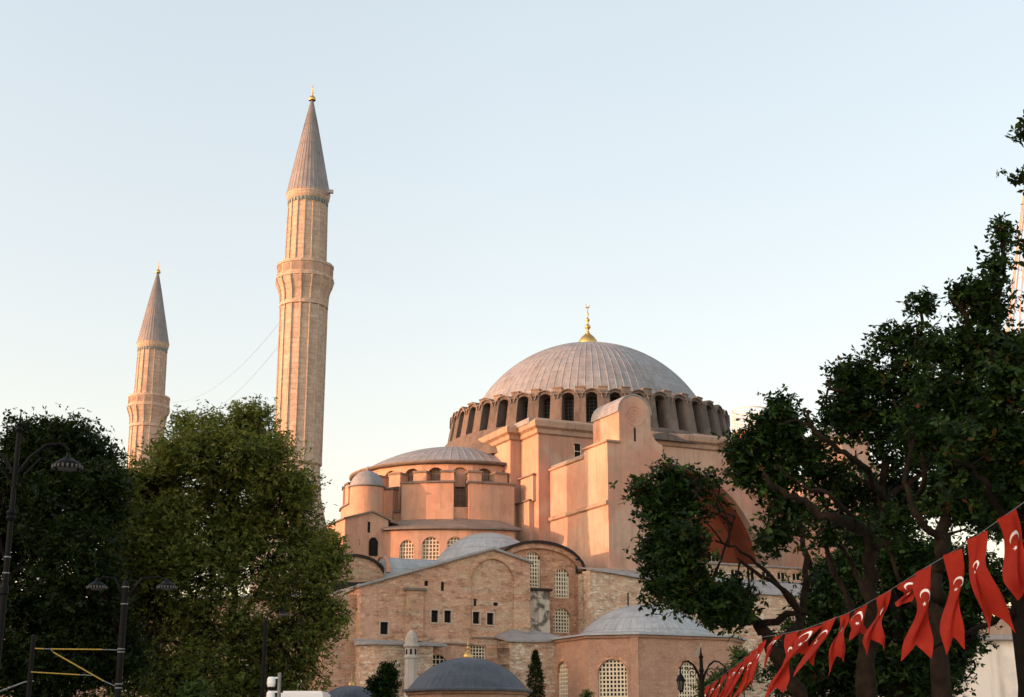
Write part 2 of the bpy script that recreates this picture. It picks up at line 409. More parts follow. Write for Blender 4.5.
def ribs(n, h=.07, w=.14):
    step = 360/n; out = []
    for i in range(n):
        a = i*step; out += [(a, h), (a+step*w, h), (a+step*(w+.05), 0), (a+step*(.55+w/2), -h*.25), (a+step*.95, 0)]
    return out
def cap_profile(r, h, z0, n=16, tip=.0):
    """spherical cap profile of base radius r and height h"""
    Rs = (r*r+h*h)/(2*h); zc = z0+h-Rs; a_max = math.asin(min(1, r/Rs)) if h <= Rs else math.pi-math.asin(r/Rs)
    return [(max(Rs*math.sin(a_max*(1-i/n)), tip), zc+Rs*math.cos(a_max*(1-i/n))) for i in range(n+1)]
def finial(name, parent, x, y, z, h, mat='gold'):
    mb = MB(); k = h/6.0
    prof = [(1.45,0),(1.55,.3),(1.45,.8),(1.05,1.3),(.55,1.65),(.3,1.85),(.38,1.9),(.2,1.9),(.2,2.3),(.48,2.55),(.48,2.75),(.18,3.0),(.14,3.3),(.34,3.5),(.34,3.65),(.12,3.85),(.1,4.2),(.24,4.35),(.1,4.5),(.06,5.2)]
    mb.lathe(x, y, [(r*k*.8, z+q*k) for r, q in prof], 20)
    # crescent at the tip, open upwards
    pts = []
    for i in range(13):
        a = R_(-235+290*i/12); pts.append((x+math.cos(a)*.26*k, y, z+5.45*k+math.sin(a)*.26*k))
    mb.tube(pts, [.02*k+.07*k*math.sin(math.pi*i/12) for i in range(13)], 6)
    return mb.build(name, M[mat], parent, smooth=True)
# ---------------------------------------------------------------- ground
g = MB(); g.add([(-3000,-3000,0),(3000,-3000,0),(3000,3000,0),(-3000,3000,0)], [(0,1,2,3)])
tag(g.build('ground', M['ground']), kind='structure')
g = MB(); g.prism([(-45,52),(8,52),(10,100),(-50,100)], .002, .02); tag(g.build('lawn', M['lawn']), kind='structure')
g = MB(); g.prism([(-60,24),(60,24),(60,27),(-60,27)], .0, .12); tag(g.build('pavement', M['pale']), kind='structure')

# ---------------------------------------------------------------- the great domed mosque
CX0, CY0 = 10.2, 184.0
root = empty('domed_mosque', (CX0, CY0, 0), R_(25))
tag(root, 'huge rose-pink mosque with ribbed lead main dome, stepped half domes and brick wings', 'mosque')
Z3 = Vector((0, 0, 1))
SU, SN = (1, 0, 0), (0, -1, 0)
WU, WN = (0, -1, 0), (-1, 0, 0)
def south(s): return (0, -s, 0), SU, SN
def west(e): return (e, 0, 0), WU, WN
def facet(cx, cs, r, phi):
    n = (math.cos(R_(phi)), -math.sin(R_(phi)), 0); u = (-n[1], n[0], 0)
    return (cx+n[0]*r, -cs+n[1]*r, 0), u, n

# main dome
mb = MB(); mb.lathe(0, 0, [(r, z) for r, z in cap_profile(15.35, 9.85, 42.85, 26)], ang=ribs(96, .05, .08))
mb.lathe(0, 0, [(17.2, 42.4), (15.9, 42.8), (15.3, 42.9)], 80)
dome = mb.build('main_dome', M['lead'], root)
finial('finial', dome, 0, 0, 52.55, 6.4)
# drum
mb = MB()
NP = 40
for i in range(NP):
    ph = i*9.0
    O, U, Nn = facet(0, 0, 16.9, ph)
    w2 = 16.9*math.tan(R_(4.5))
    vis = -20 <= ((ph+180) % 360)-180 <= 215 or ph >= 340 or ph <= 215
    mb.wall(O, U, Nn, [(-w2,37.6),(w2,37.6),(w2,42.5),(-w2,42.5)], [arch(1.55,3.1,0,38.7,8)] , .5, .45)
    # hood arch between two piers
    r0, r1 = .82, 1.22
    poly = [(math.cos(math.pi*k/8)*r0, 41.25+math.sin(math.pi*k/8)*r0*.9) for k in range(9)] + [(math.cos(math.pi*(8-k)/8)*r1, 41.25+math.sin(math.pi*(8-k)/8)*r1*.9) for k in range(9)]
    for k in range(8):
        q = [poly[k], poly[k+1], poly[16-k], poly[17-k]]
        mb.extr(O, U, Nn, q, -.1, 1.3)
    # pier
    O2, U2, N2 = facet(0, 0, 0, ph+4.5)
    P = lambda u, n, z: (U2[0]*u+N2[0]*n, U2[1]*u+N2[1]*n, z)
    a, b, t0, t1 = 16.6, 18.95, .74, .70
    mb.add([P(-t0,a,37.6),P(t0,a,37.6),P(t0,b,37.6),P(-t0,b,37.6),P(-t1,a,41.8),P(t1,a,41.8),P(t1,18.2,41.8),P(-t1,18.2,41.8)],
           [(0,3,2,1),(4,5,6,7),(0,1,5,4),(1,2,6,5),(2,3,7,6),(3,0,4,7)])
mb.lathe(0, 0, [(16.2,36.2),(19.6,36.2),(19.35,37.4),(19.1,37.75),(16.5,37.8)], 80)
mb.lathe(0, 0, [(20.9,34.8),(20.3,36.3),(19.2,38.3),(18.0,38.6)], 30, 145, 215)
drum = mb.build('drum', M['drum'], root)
mb = MB()
for i in range(NP):
    O2, U2, N2 = facet(0, 0, 0, i*9+4.5)
    mb.obox((0,0,0), U2, N2, -.73, .73, 16.6, 18.35, 41.8, 41.92)
    mb.obox((0,0,0), U2, N2, -.55, .55, 15.8, 17.8, 41.9, 42.75)
    mb.obox((0,0,0), U2, N2, -.60, .60, 15.7, 17.9, 42.7, 42.82)
    O, U, Nn = facet(0, 0, 16.9, i*9)
    for k in range(6):
        a0, a1 = math.pi*k/6, math.pi*(k+1)/6
        mb.extr(O, U, Nn, [(1.22*math.cos(a0), 41.25+1.1*math.sin(a0)), (1.22*math.cos(a1), 41.25+1.1*math.sin(a1)), (1.32*math.cos(a1), 41.25+1.22*math.sin(a1)), (1.32*math.cos(a0), 41.25+1.22*math.sin(a0))], -.1, 1.5)
mb.build('drum_coping', M['coping'], root)
for i in range(NP):
    ph = i*9.0
    if 20 < ph < 200:
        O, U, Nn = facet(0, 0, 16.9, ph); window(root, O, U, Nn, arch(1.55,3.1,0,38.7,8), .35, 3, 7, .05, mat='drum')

# main block
EC, SE = 12.6, .6
mb = MB()
def notch(e0, e1, zb, zt, ce, r, zc, zlow):
    pts = [(e0, zb), (ce-r, zb), (ce-r, zc)]
    for k in range(1, 24): a = math.pi-math.pi*k/24; pts.append((ce+r*math.cos(a), zc+r*math.sin(a)))
    pts += [(ce+r, zc), (ce+r, zb), (e1, zb), (e1, zt), (e0, zt)]
    return pts
mb.wall(*south(18.6), notch(-16.6, 17.2, 17, 36.3, .6, 13.1, 20.5, 17), [arch(.9,2.0,-10.2+.0,32.6,8)] if False else [], 1.2, .5)
mb.box(-16.6, -15.0, 18, -17.4, 0, 36.3); mb.box(15.6, 17.2, 18, -17.4, 0, 36.3)
mb.box(-18.0, -16.55, 14, -14.0, 0, 36.3)
mb.box(-16.0, 16.6, 18.2, 17.0, 0, 36.3)
o = mb.build('upper_block', M['beige'], root)
mb = MB()
prof = [(0,35.6),(.28,35.75),(.35,36.2),(.75,36.45),(.8,36.9),(.8,37.1),(.2,37.5),(-3,37.75),(-3,35.6)]
mb.sweep([(-18,14),(-18,-14),(-16.6,-14),(-16.6,-18.6),(17.2,-18.6),(17.2,18)], prof)
mb.build('cornice', M['cornice'], root)
mb = MB(); mb.box(-17.5, 16.5, 17, -18, 37.0, 37.62); mb.build('platform_roof', M['lead'], root)
# sunken tympanum behind the arch
mb = MB()
for k in range(24):
    a0, a1 = math.pi*k/24, math.pi*(k+1)/24
    p = [(.6+13.12*math.cos(a), 20.5+13.12*math.sin(a)) for a in (a0, a1)]
    mb.add([(p[0][0],-18.55,p[0][1]),(p[1][0],-18.55,p[1][1]),(p[1][0],-13.2,p[1][1]),(p[0][0],-13.2,p[0][1])], [(0,1,2,3)])
for e in (-12.52, 13.72): mb.add([(e,-18.55,17),(e,-18.55,20.5),(e,-13.2,20.5),(e,-13.2,17)], [(0,1,2,3)])
mb.build('arch_soffit', M['red'], root)
mb = MB(); holes = []
for k in range(7): holes.append(arch(1.7,3.6,.6-9.6+3.2*k,20.6,8))
for k in range(5): holes.append(arch(1.7,3.4,.6-6.4+3.2*k,26.2,8))
half = [(-12.6,17),(13.8,17)]+[(.6+13.2*math.cos(math.pi*k/24), 20.5+13.2*math.sin(math.pi*k/24)) for k in range(25)]
mb.wall(*south(13.3), half, holes, .6, .4); mb.build('tympanum_wall', M['red'], root)
for h in holes: window(root, *south(13.3), h, .3, 3, 6, .08)

# buttress towers
def tower(e0, front=True):
    x0, x1 = e0, e0+6.8
    mb = MB()
    side = [(17.0,0),(32.35,0),(32.35,32.4),(27.0,32.4),(27.0,31.65),(17.0,31.45)]
    mb.extr((x0+3.4,0,0), WU, WN, side, -3.4, 3.4)
    gab = [(x0+1.5,32.3),(x0+5.4,32.3)]+[(x0+3.45+1.95*math.cos(math.pi*k/14), 35.7+1.95*math.sin(math.pi*k/14)) for k in range(15)]
    mb.extr((0,0,0), SU, SN, gab, 26.5, 32.353)
    sh = [(x0+5.38,36.2),(x0+5.38,31.0),(x0+6.8,31.0),(x0+6.8,32.5)]+[(x0+6.8-1.42*math.sin(R_(a)), 34.6-2.1*math.cos(R_(a))+0) for a in (15,35,55,75,90)]
    mb.extr((0,0,0), SU, SN, sh, 31.2, 32.346)
    t = mb.build('buttress_tower', M['beige'], root)
    # sunk pale side panels and string courses
    mb = MB()
    mb.sweep([(x0+6.8,-18.6),(x0,-18.6)][::-1] if False else [(x0,-17.0),(x0,-32.35)], [(0,25.5),(.25,25.65),(.25,25.95),(0,26.1)])
    mb.sweep([(x0,-27.0),(x0,-32.35),(x0+1.5,-32.35)], [(0,32.2),(.2,32.3),(.22,32.5),(-1.6,32.62),(-1.6,32.2)])
    mb.sweep([(x0,-17.4),(x0,-27.02)], [(0,31.3),(.2,31.4),(.2,31.6),(-1.6,31.9),(-1.6,31.3)])
    mb.sweep([(x0,-17.4),(x0,-32.35),(x0+6.8,-32.35)], [(0,18.5),(.28,18.6),(.28,18.8),(0,19.0)])
    mb.build('string_course', M['cornice'], root)
    mb = MB()
    oc = [(x0+3.45+2.12*math.cos(math.pi*k/14), 35.7+2.12*math.sin(math.pi*k/14)) for k in range(15)]
    ic = [(x0+3.45+1.96*math.cos(math.pi*k/14), 35.7+1.96*math.sin(math.pi*k/14)) for k in range(15)]
    for k in range(14): mb.extr((0,0,0), SU, SN, [ic[k], oc[k], oc[k+1], ic[k+1]], 26.3, 32.42)
    mb.box(x0+.1, x0+6.7, -18.8, -26.9, 31.6, 31.95)
    mb.build('gable_roof', M['lead'], root)
    # round medallion and slits
    mb = MB()
    for r0, r1, d in ((1.0,1.14,.05),(.62,.70,.04)):
        n = 24
        for k in range(n):
            a0, a1 = 2*math.pi*k/n, 2*math.pi*(k+1)/n
            q = [(x0+3.45+r*math.cos(a), 35.4+r*math.sin(a)) for r, a in ((r0,a0),(r1,a0),(r1,a1),(r0,a1))]
            mb.extr((0,-32.353,0), SU, SN, q, 0, d)
    for k in range(6):
        a = math.pi*k/3; q = [(x0+3.45+r*math.cos(a+da), 35.4+r*math.sin(a+da)) for r, da in ((.15,0),(.42,.35),(.60,0),(.42,-.35))]
        mb.extr((0,-32.353,0), SU, SN, q, 0, .04)
    mb.build('medallion', M['beige'], root)
    for dz, h in ((32.6,1.5),(28.3,.5),(24.4,.55)):
        mb = MB(); mb.box(x0+3.3, x0+3.52, -32.0, -32.366, dz, dz+h); mb.build('slit_window', M['pane'], root)
tower(-15.2)
tower(14.2)
# rest of the upper south wall: small arched window near the tower
window(root, *south(18.60), arch(.9,2.0,-11.6,33.0,8), -.12, 1, 2, .06)

# half dome on the west
SC = (-19.3, 0)
mb = MB(); mb.lathe(SC[0], 0, cap_profile(12.1, 3.75, 33.15, 18), ang=ribs(72, .05, .10)); mb.build('half_dome', M['lead'], root)
mb = MB(); mb.lathe(SC[0], 0, [(12.3,32.75),(12.85,32.85),(13.0,33.0),(13.0,33.15),(12.6,33.25)], 96); mb.build('half_dome_eave', M['coping'], root)
mb = MB(); st = 13.5
wins = []
for k in range(-1, 12):
    ph = 68.5+st*k+.0
    tall = k in (3, 6)
    O, U, Nn = facet(SC[0], 0, 12.3, ph); w2 = 12.3*math.tan(R_(st/2))
    a = arch(2.05, 5.05 if tall else 1.95, 0, 27.35 if tall else 30.45, 10)
    mb.wall(O, U, Nn, [(-w2,24.5),(w2,24.5),(w2,33.0),(-w2,33.0)], [a], .9, .75)
    wins.append((O, U, Nn, a, tall))
    O, U, Nn = facet(SC[0], 0, 0, ph+st/2)
    mb.obox((SC[0],0,0), U, Nn, -.78, .78, 12.0, 13.7, 25, 31.55)
mb.build('half_dome_wall', M['pink'], root)
for O, U, Nn, a, tall in wins:      # blind heads above the two tall windows
    if tall: mb = MB(); mb.extr(O, U, Nn, arch(2.0, 2.2, 0, 30.15, 10), -.7, -.3); mb.build('blind_head', M['pink'], root)
for O, U, Nn, a, tall in wins: window(root, O, U, Nn, a, .62, 4, 8 if tall else 3, .07, pane='peach', mat='cornice')
for k in range(-1, 12):
    O, U, Nn = facet(SC[0], 0, 0, 68.5+st*k+st/2); mb = MB()
    mb.obox((SC[0],0,0), U, Nn, -.86, .86, 12.1, 13.85, 31.55, 31.78)
    mb.build('pier_coping', M['coping'], root)
# stout exedra masses
def sector(ph0, ph1, r_out, z0, z1, step=5.5, rin=11.8):
    n = max(1, round((ph1-ph0)/step)); mbw = MB(); mbr = MB()
    pts = [(SC[0]+r_out*math.cos(R_(ph0+(ph1-ph0)*i/n)), -r_out*math.sin(R_(ph0+(ph1-ph0)*i/n))) for i in range(n+1)]
    inn = [(SC[0]+rin*math.cos(R_(ph0+(ph1-ph0)*i/n)), -rin*math.sin(R_(ph0+(ph1-ph0)*i/n))) for i in range(n, -1, -1)]
    mbw.prism(pts+inn, z0, z1)
    rr = r_out+.22
    p2 = [(SC[0]+rr*math.cos(R_(ph0-.6+(ph1-ph0+1.2)*i/n)), -rr*math.sin(R_(ph0-.6+(ph1-ph0+1.2)*i/n))) for i in range(n+1)]
    mbr.prism(p2+inn, z1, z1+.12, ztop=[z1+.16]*(n+1)+[z1+1.0]*(n+1))
    return mbw, mbr
W_, R2 = MB(), MB()
for a in ((112.6,135,15.6,24.4,30.0),(86,106.2,15.6,24.4,30.0),(140.5,147.5,15.0,24.4,29.6),(155,170,14.0,24.4,28.9),(176,200,13.9,24.4,28.9)):
    w, r = sector(*a); W_.add(w.v, w.f); R2.add(r.v, r.f)
w, r = sector(104, 114, 15.0, 24.4, 27.3); W_.add(w.v, w.f)
w, r = sector(130, 156, 14.6, 24.4, 26.9); W_.add(w.v, w.f); R2.add(r.v, r.f)
W_.build('exedra_wall', M['pink'], root); R2.build('exedra_roof', M['coping'], root)
# lower ring roof and wall
mb = MB(); a0, a1 = -134, -92
mb.lathe(SC[0], 0, [(15.0,26.0),(17.5,25.3),(21.45,24.1),(21.45,23.92),(20.8,23.85)], 28, a0, a1)
mb.build('ring_roof', M['coping'], root)
mb = MB(); lw = []
for k in range(6):
    ph = 133.9-7.3*k
    O, U, Nn = facet(SC[0], 0, 20.9, ph); w2 = 20.9*math.tan(R_(3.65))
    a = arch(1.6 if k == 1 else (1.9 if k == 2 else 1.8), 3.2, 0, 19.9 if k != 1 else 19.6, 10)
    hs = [a] if k in (1, 2, 3) else []
    mb.wall(O, U, Nn, [(-w2,8),(w2,8),(w2,24),(-w2,24)], hs, .8, .4)
    if hs: lw.append((O, U, Nn, a))
mb.build('ring_wall', M['pink'], root)
for q in lw: window(root, *q, .22, 5, 8, .10, pane='peach')
# side block with the round turret
mb = MB()
mb.extr((0,0,0), SU, SN, [(-38.3,8),(-33.3,8),(-33.3,25.1),(-35.2,25.85),(-38.3,24.95)], 6, 15)
mb.build('side_block', M['pink'], root)
mb = MB()
mb.extr((0,0,0), SU, SN, [(-38.5,24.9),(-35.2,25.86),(-33.0,25.05),(-33.0,25.2),(-35.2,26.05),(-38.5,25.08)], 5.8, 15.25)
mb.extr((0,0,0), SU, SN, [(-33.1,24.9),(-31.0,24.4),(-31.0,24.6),(-33.1,25.2)], 12, 15.2)
mb.build('block_roof', M['coping'], root)
mb = MB(); mb.box(-35.7,-35.4,-14.6,-15.02,23.6,24.8); mb.build('slit_window', M['pane'], root)
window(root, *south(15.02), arch(1.0,2.0,-35.0,21.1,8), -.12, 1, 2, .04, mat='pane')
mb = MB(); mb.lathe(-34.2, -10.2, [(1.95,24.5),(1.95,29.4),(2.02,29.4),(1.0,29.5)], 40); mb.build('round_turret', M['pink'], root)
mb = MB(); mb.lathe(-34.2, -10.2, [(2.0,29.3),(2.2,29.4),(2.2,29.52),(1.95,29.6)]+cap_profile(1.95,1.75,29.6,10), 40)
mb.lathe(-34.2, -10.2, [(.12,31.3),(.16,31.5),(.03,31.9)], 8); mb.build('turret_cap', M['lead'], root)
# stepped shoulders on the west wall
mb = MB()
mb.box(-18.5,-16.5,-12.2,-14.05,8,28.1); mb.box(-17.2,-16.5,-14.0,-17.4,8,28.1); mb.box(-16.95,-16.5,-14.6,-17.9,28,31.0)
mb.extr((-18.0,0,0), WU, WN, [(4,34.2),(4,36.0),(7,35.6),(12.6,31.2),(12.6,29.0)], 0, .8)
mb.build('stepped_buttress', M['pink'], root)
mb = MB()
mb.sweep([(-18.5,-12.0),(-18.5,-14.05),(-17.2,-14.05),(-17.2,-17.4),(-16.6,-17.4)], [(0,28.0),(.2,28.05),(.2,28.2),(-.5,28.35),(-.5,28.0)])
mb.sweep([(-16.95,-14.2),(-16.95,-17.9),(-16.6,-17.9)], [(0,30.9),(.2,30.95),(.2,31.1),(-.35,31.3),(-.35,30.9)])
mb.extr((-18.0,0,0), WU, WN, [(3.6,36.0),(7,35.62),(12.9,31.3),(12.9,31.5),(7.1,35.9),(3.6,36.3)], 0, .95)
mb.build('buttress_coping', M['coping'], root)

# low domes and vaults behind the brick wing
mb = MB(); mb.lathe(-24.4, -22.0, [(6.4,17.5),(6.45,18.6)]+cap_profile(6.3,4.6,18.7,18), ang=ribs(40, .04, .12)); mb.build('low_dome', M['leadblue'], root)
mb = MB()
vp = [(1.75*math.cos(math.pi*k/12), 18.4+1.75*math.sin(math.pi*k/12)) for k in range(13)]
mb.extr((-36.3,-21.5,0), (0,-1,0), (-1,0,0), vp+[(-1.75,15),(1.75,15)], -7.5, 0); mb.build('barrel_vault', M['leadblue'], root)
mb = MB(); O = (-36.3,-21.5,0)
ro = [(2.0*math.cos(math.pi*k/12), 18.4+2.0*math.sin(math.pi*k/12)) for k in range(13)]
for k in range(12): mb.extr(O, WU, WN, [vp[k], ro[k], ro[k+1], vp[k+1]], -.3, .15)
mb.build('vault_gable', M['beige'], root)
mb = MB()
seg = [(-42.6,15),(-36.2,15),(-36.2,17.9)]+[(-39.4+3.2*math.cos(math.pi*k/14), 17.9+2.1*math.sin(math.pi*k/14)) for k in range(1,14)]+[(-42.6,17.9)]
mb.extr((0,0,0), SU, SN, seg, 14, 22); mb.build('lunette_wall', M['wing'], root)
mb = MB(); po = [(-39.4+3.2*math.cos(math.pi*k/14), 17.9+2.1*math.sin(math.pi*k/14)) for k in range(15)]; pq = [(-39.4+3.5*math.cos(math.pi*k/14), 17.9+2.35*math.sin(math.pi*k/14)) for k in range(15)]
for k in range(14): mb.extr((0,0,0), SU, SN, [po[k],pq[k],pq[k+1],po[k+1]], 14, 22.3)
mb.extr((0,0,0), SU, SN, [(-43,16.2),(-36,16.2),(-35.8,16.5),(-38,17.3),(-40,17.1),(-43,17.0)], 22.2, 24.6)
mb.build('lunette_roof', M['edge'], root)
mb = MB(); mb.box(-46,-26.0,-14,-32.8,0,15.0); mb.box(-26.0,-15.3,-14,-27.9,0,15.2); mb.box(-28,-15.3,-12,-31,15,18.4); mb.build('gallery_block', M['wing'], root)

# brick wing with the gable (south-west corner)
WS = 34.0
mb = MB()
sq = [(-40.4,11.3,.78,1.15),(-35.3,12.58,.72,1.15),(-33.95,12.6,.72,1.15),(-30.9,12.6,.72,1.15),(-29.4,12.55,.72,1.15)]
hol = [rect(w, h, e, z) for e, z, w, h in sq]
big1 = arch(2.4,3.2,-35.0,6.4,10); hol.append(big1); g2 = rect(1.6,1.95,-30.7,8.6); hol.append(g2)
nich = [rect(.4,.5,-36.2,16.0), arch(.35,.9,-34.5,15.6,6), rect(.3,.7,-31.0,14.3), rect(.5,.35,-28.8,14.4)]
hol += nich
outl = [(-42.8,0),(-25.1,0),(-25.1,18.8),(-29.2,19.9),(-42.8,15.7)]
# blind arch is a sunk field: cut it from the face and set its own wall 15 cm back
blind = arch(4.6,7.5,-29.2,11.45,14)
face = [h for h in hol if h not in (hol[3], hol[4], nich[2], nich[3])]
mb.wall(*south(WS), outl, face+[blind], 1.0, .3)
inner = [hol[3], hol[4], nich[2], nich[3]]
mb.wall(*south(WS-.14), [(u*1.0, z) for u, z in arch(4.8,7.7,-29.2,11.35,14)], inner, .5, .3)
mb.extr((-42.803,0,0), WU, WN, [(29,0),(33.99,0),(33.99,15.68),(29,15.3)], -.9, 0)
mb.box(-26,-25.1,-28,-33.2,0,18.6); 
mb.extr((0,0,0), SU, SN, [(-38.3,10.8),(-36.6,10.8),(-36.6,15.5),(-38.3,15.5)], 33.9, 34.35)
wing = mb.build('brick_wing', M['wing'], root)
for h in hol[:5]:
    d = .24 if h not in inner else .38
    window(root, *south(WS if h not in inner else WS-.14), h, .22, 1, 1, .05, mat='edge', trim=0)
    mbf = MB(); us = [p[0] for p in h]; zs = [p[1] for p in h]; s0 = WS if h not in inner else WS-.14
    u0, u1, z0, z1 = min(us), max(us), min(zs), max(zs); t = .12
    for a in ((u0-t,u0,z0-t,z1+t),(u1,u1+t,z0-t,z1+t),(u0,u1,z1,z1+t),(u0-t*.5,u1+t*.5,z0-t,z0)):
        mbf.box(a[0],a[1],-s0+.1,-s0-.07,a[2],a[3])
    mbf.build('window_surround', M['frame'], root)
window(root, *south(WS), big1, .25, 6, 7, .08); window(root, *south(WS), g2, .25, 5, 6, .09)
for h in nich: 
    us = [p[0] for p in h]; zs = [p[1] for p in h]
    mbf = MB(); s0 = WS if h not in inner else WS-.14
    mbf.box(min(us)-.02, max(us)+.02, -s0+.35, -s0+.2, min(zs), max(zs)); mbf.build('niche', M['pane'], root)
mb = MB()
mb.extr((0,0,0), SU, SN, [(-43.1,15.62),(-29.2,19.9),(-24.8,18.75),(-24.8,18.88),(-29.2,20.1),(-43.1,15.83)], 24, 34.25)
mb.extr((-42.8,0,0), WU, WN, [(28.8,15.25),(34.2,15.7),(34.2,15.9),(28.8,15.5)], -.4, .3)
mb.build('wing_roof', M['leadroof'], root)
mb = MB()
mb.box(-38.55,-36.35,-33.9,-34.6,15.5,15.72)
mb.extr((0,0,0), SU, SN, [(-43.1,15.52),(-29.2,19.80),(-24.8,18.64),(-24.8,18.745),(-29.2,19.895),(-43.1,15.615)], 33.9, 34.22)
mb.box(-34.5,-31.2,-33.9,-34.2,10.55,10.7); mb.box(-31.5,-27.0,-33.9,-34.15,11.2,11.34)
mb.build('dark_moulding', M['coping'], root)
mb = MB()      # archivolt of the blind arch
for k in range(14):
    a0, a1 = math.pi*k/14, math.pi*(k+1)/14
    q = [(-29.2+r*math.cos(a), 16.65+r*math.sin(a)) for r, a in ((2.3,a0),(2.44,a0),(2.44,a1),(2.3,a1))]
    mb.extr((0,-34,0), SU, SN, q, -.1, .05)
mb.build('archivolt', M['bay'], root)
# lower ledge with lead top, rounded west corner
mb = MB(); ledge = [(-43.0,-33.9),(-43.0,-35.3),(-42.0,-36.0),(-40.5,-36.3),(-36.2,-36.0),(-36.2,-33.9)]
mb.prism(ledge, 0, 10.25); mb.box(-36.2,-31.4,-33.9,-34.4,0,6.2); mb.build('ledge_wall', M['stonewall'], root)
mb = MB(); ro = [(-43.3,-33.9),(-43.3,-35.5),(-42.1,-36.4),(-40.5,-36.7),(-34.9,-36.3),(-34.9,-33.9)]
mb.prism(ro, 10.2, 10.35, ztop=[10.85,10.42,10.38,10.36,10.38,10.75]); mb.build('ledge_roof', M['leadroof'], root)
mb = MB(); mb.lathe(-38.9, -37.3, [(.62,0),(.62,8.9),(.72,9.0),(.72,9.15),(.62,9.25),(.62,9.9),(.78,10.0),(.78,10.15),(.66,10.25),(.6,10.8),(.4,11.25),(.12,11.5),(0,11.6)], 8)
mb.build('stone_turret', M['gstone'], root)
mb = MB()
for k in range(8):
    ph = 22.5+45*k; O, U, Nn = facet(-38.9, 37.3, .575, ph); mb.extr(O, U, Nn, arch(.2,.5,0,9.3,6), 0, .02)
mb.build('turret_openings', M['pane'], root)
# lower range to the west, behind the trees
mb = MB(); mb.wall(*south(27), [(-75,0),(-42.8,0),(-42.8,15.6),(-75,13.0)], [arch(2,3.5,-47-5*k,6,8) for k in range(5)], 12, .5); mb.build('west_range', M['wing'], root)
for k in range(5): window(root, *south(27), arch(2,3.5,-47-5*k,6,8), .3, 5, 8, .1)
mb = MB(); mb.extr((0,0,0), SU, SN, [(-75.3,12.9),(-42.8,15.5),(-42.8,15.8),(-75.3,13.2)], 14.8, 27.4)
mb.box(-46.4,-43.2,-27,-29.5,10.8,11.1); mb.build('range_roof', M['leadroof'], root)
mb = MB(); mb.box(-46,-43.2,-27,-29.2,0,10.8); mb.tube([(-43.35,-29.35,0),(-43.35,-29.35,10.6)], .12); mb.build('range_annex', M['wing'], root)

# arched bay between wing and tower
BS_ = 31.5
top = [(-28.2,0),(-17.9,0),(-17.9,18.5)]+[(-22.9+5.0*math.cos(a), 18.4+2.75*math.sin(a)) for a in [R_(5+170*k/16) for k in range(17)]]+[(-28.2,18.5)]
bw = [arch(1.75,3.6,-23.6,16.65,10), arch(1.75,3.0,-20.3,15.7,10), arch(1.9,2.5,-20.35,12.2,10)]
mb = MB(); mb.wall(*south(BS_), top, bw, 3.5, .35)
mb.box(-18.75,-17.9,-31.4,-32.0,0,18.2); mb.box(-17.9,-15.0,-20,-31.9,0,18.2)
mb.build('arched_bay', M['bay'], root)
for q in bw: window(root, *south(BS_), q, .2, 6, 9 if q is bw[0] else 7, .13, trim=.0)
mb = MB()
def ring(r0x, r0z, r1x, r1z, n0, n1, zc=18.4, cx=-22.9):
    for k in range(18):
        a0, a1 = R_(2+176*k/18), R_(2+176*(k+1)/18)
        q = [(cx+rx*math.cos(a), zc+rz*math.sin(a)) for rx, rz, a in ((r0x,r0z,a0),(r1x,r1z,a0),(r1x,r1z,a1),(r0x,r0z,a1))]
        mb.extr((0,0,0), SU, SN, q, n0, n1)
ring(4.4,2.2,5.0,2.75,31.3,31.8)
mb.build('archivolt', M['bay'], root)
mb = MB(); ring(4.98,2.72,5.2,3.0,20,32.0); mb.build('bay_roof', M['edge'], root)
for q in bw:
    us = [p[0] for p in q]; c = (min(us)+max(us))/2; r = (max(us)-min(us))/2; zt = max(p[1] for p in q)-r
    mb = MB()
    for k in range(10):
        a0, a1 = math.pi*k/10, math.pi*(k+1)/10
        mb.extr((0,-BS_,0), SU, SN, [(c+rr*math.cos(a), zt+rr*math.sin(a)) for rr, a in ((r,a0),(r+.28,a0),(r+.28,a1),(r,a1))], -.05, .05)
    mb.build('window_arch', M['bay'], root)
mb = MB(); mb.box(-25.0,-22.7,-31.4,-33.5,0,16.1); mb.build('stained_chimney_block', M['stain'], root)
mb = MB(); mb.box(-25.25,-22.5,-31.4,-33.75,16.1,16.35); mb.build('chimney_cap', M['edge'], root)
mb = MB(); mb.tube([(-18.6,-31.6,18.2),(-18.6,-31.6,20.0)], .16); mb.box(-18.85,-18.35,-31.4,-31.85,19.6,19.75)
mb.build('flue', M['edge'], root)

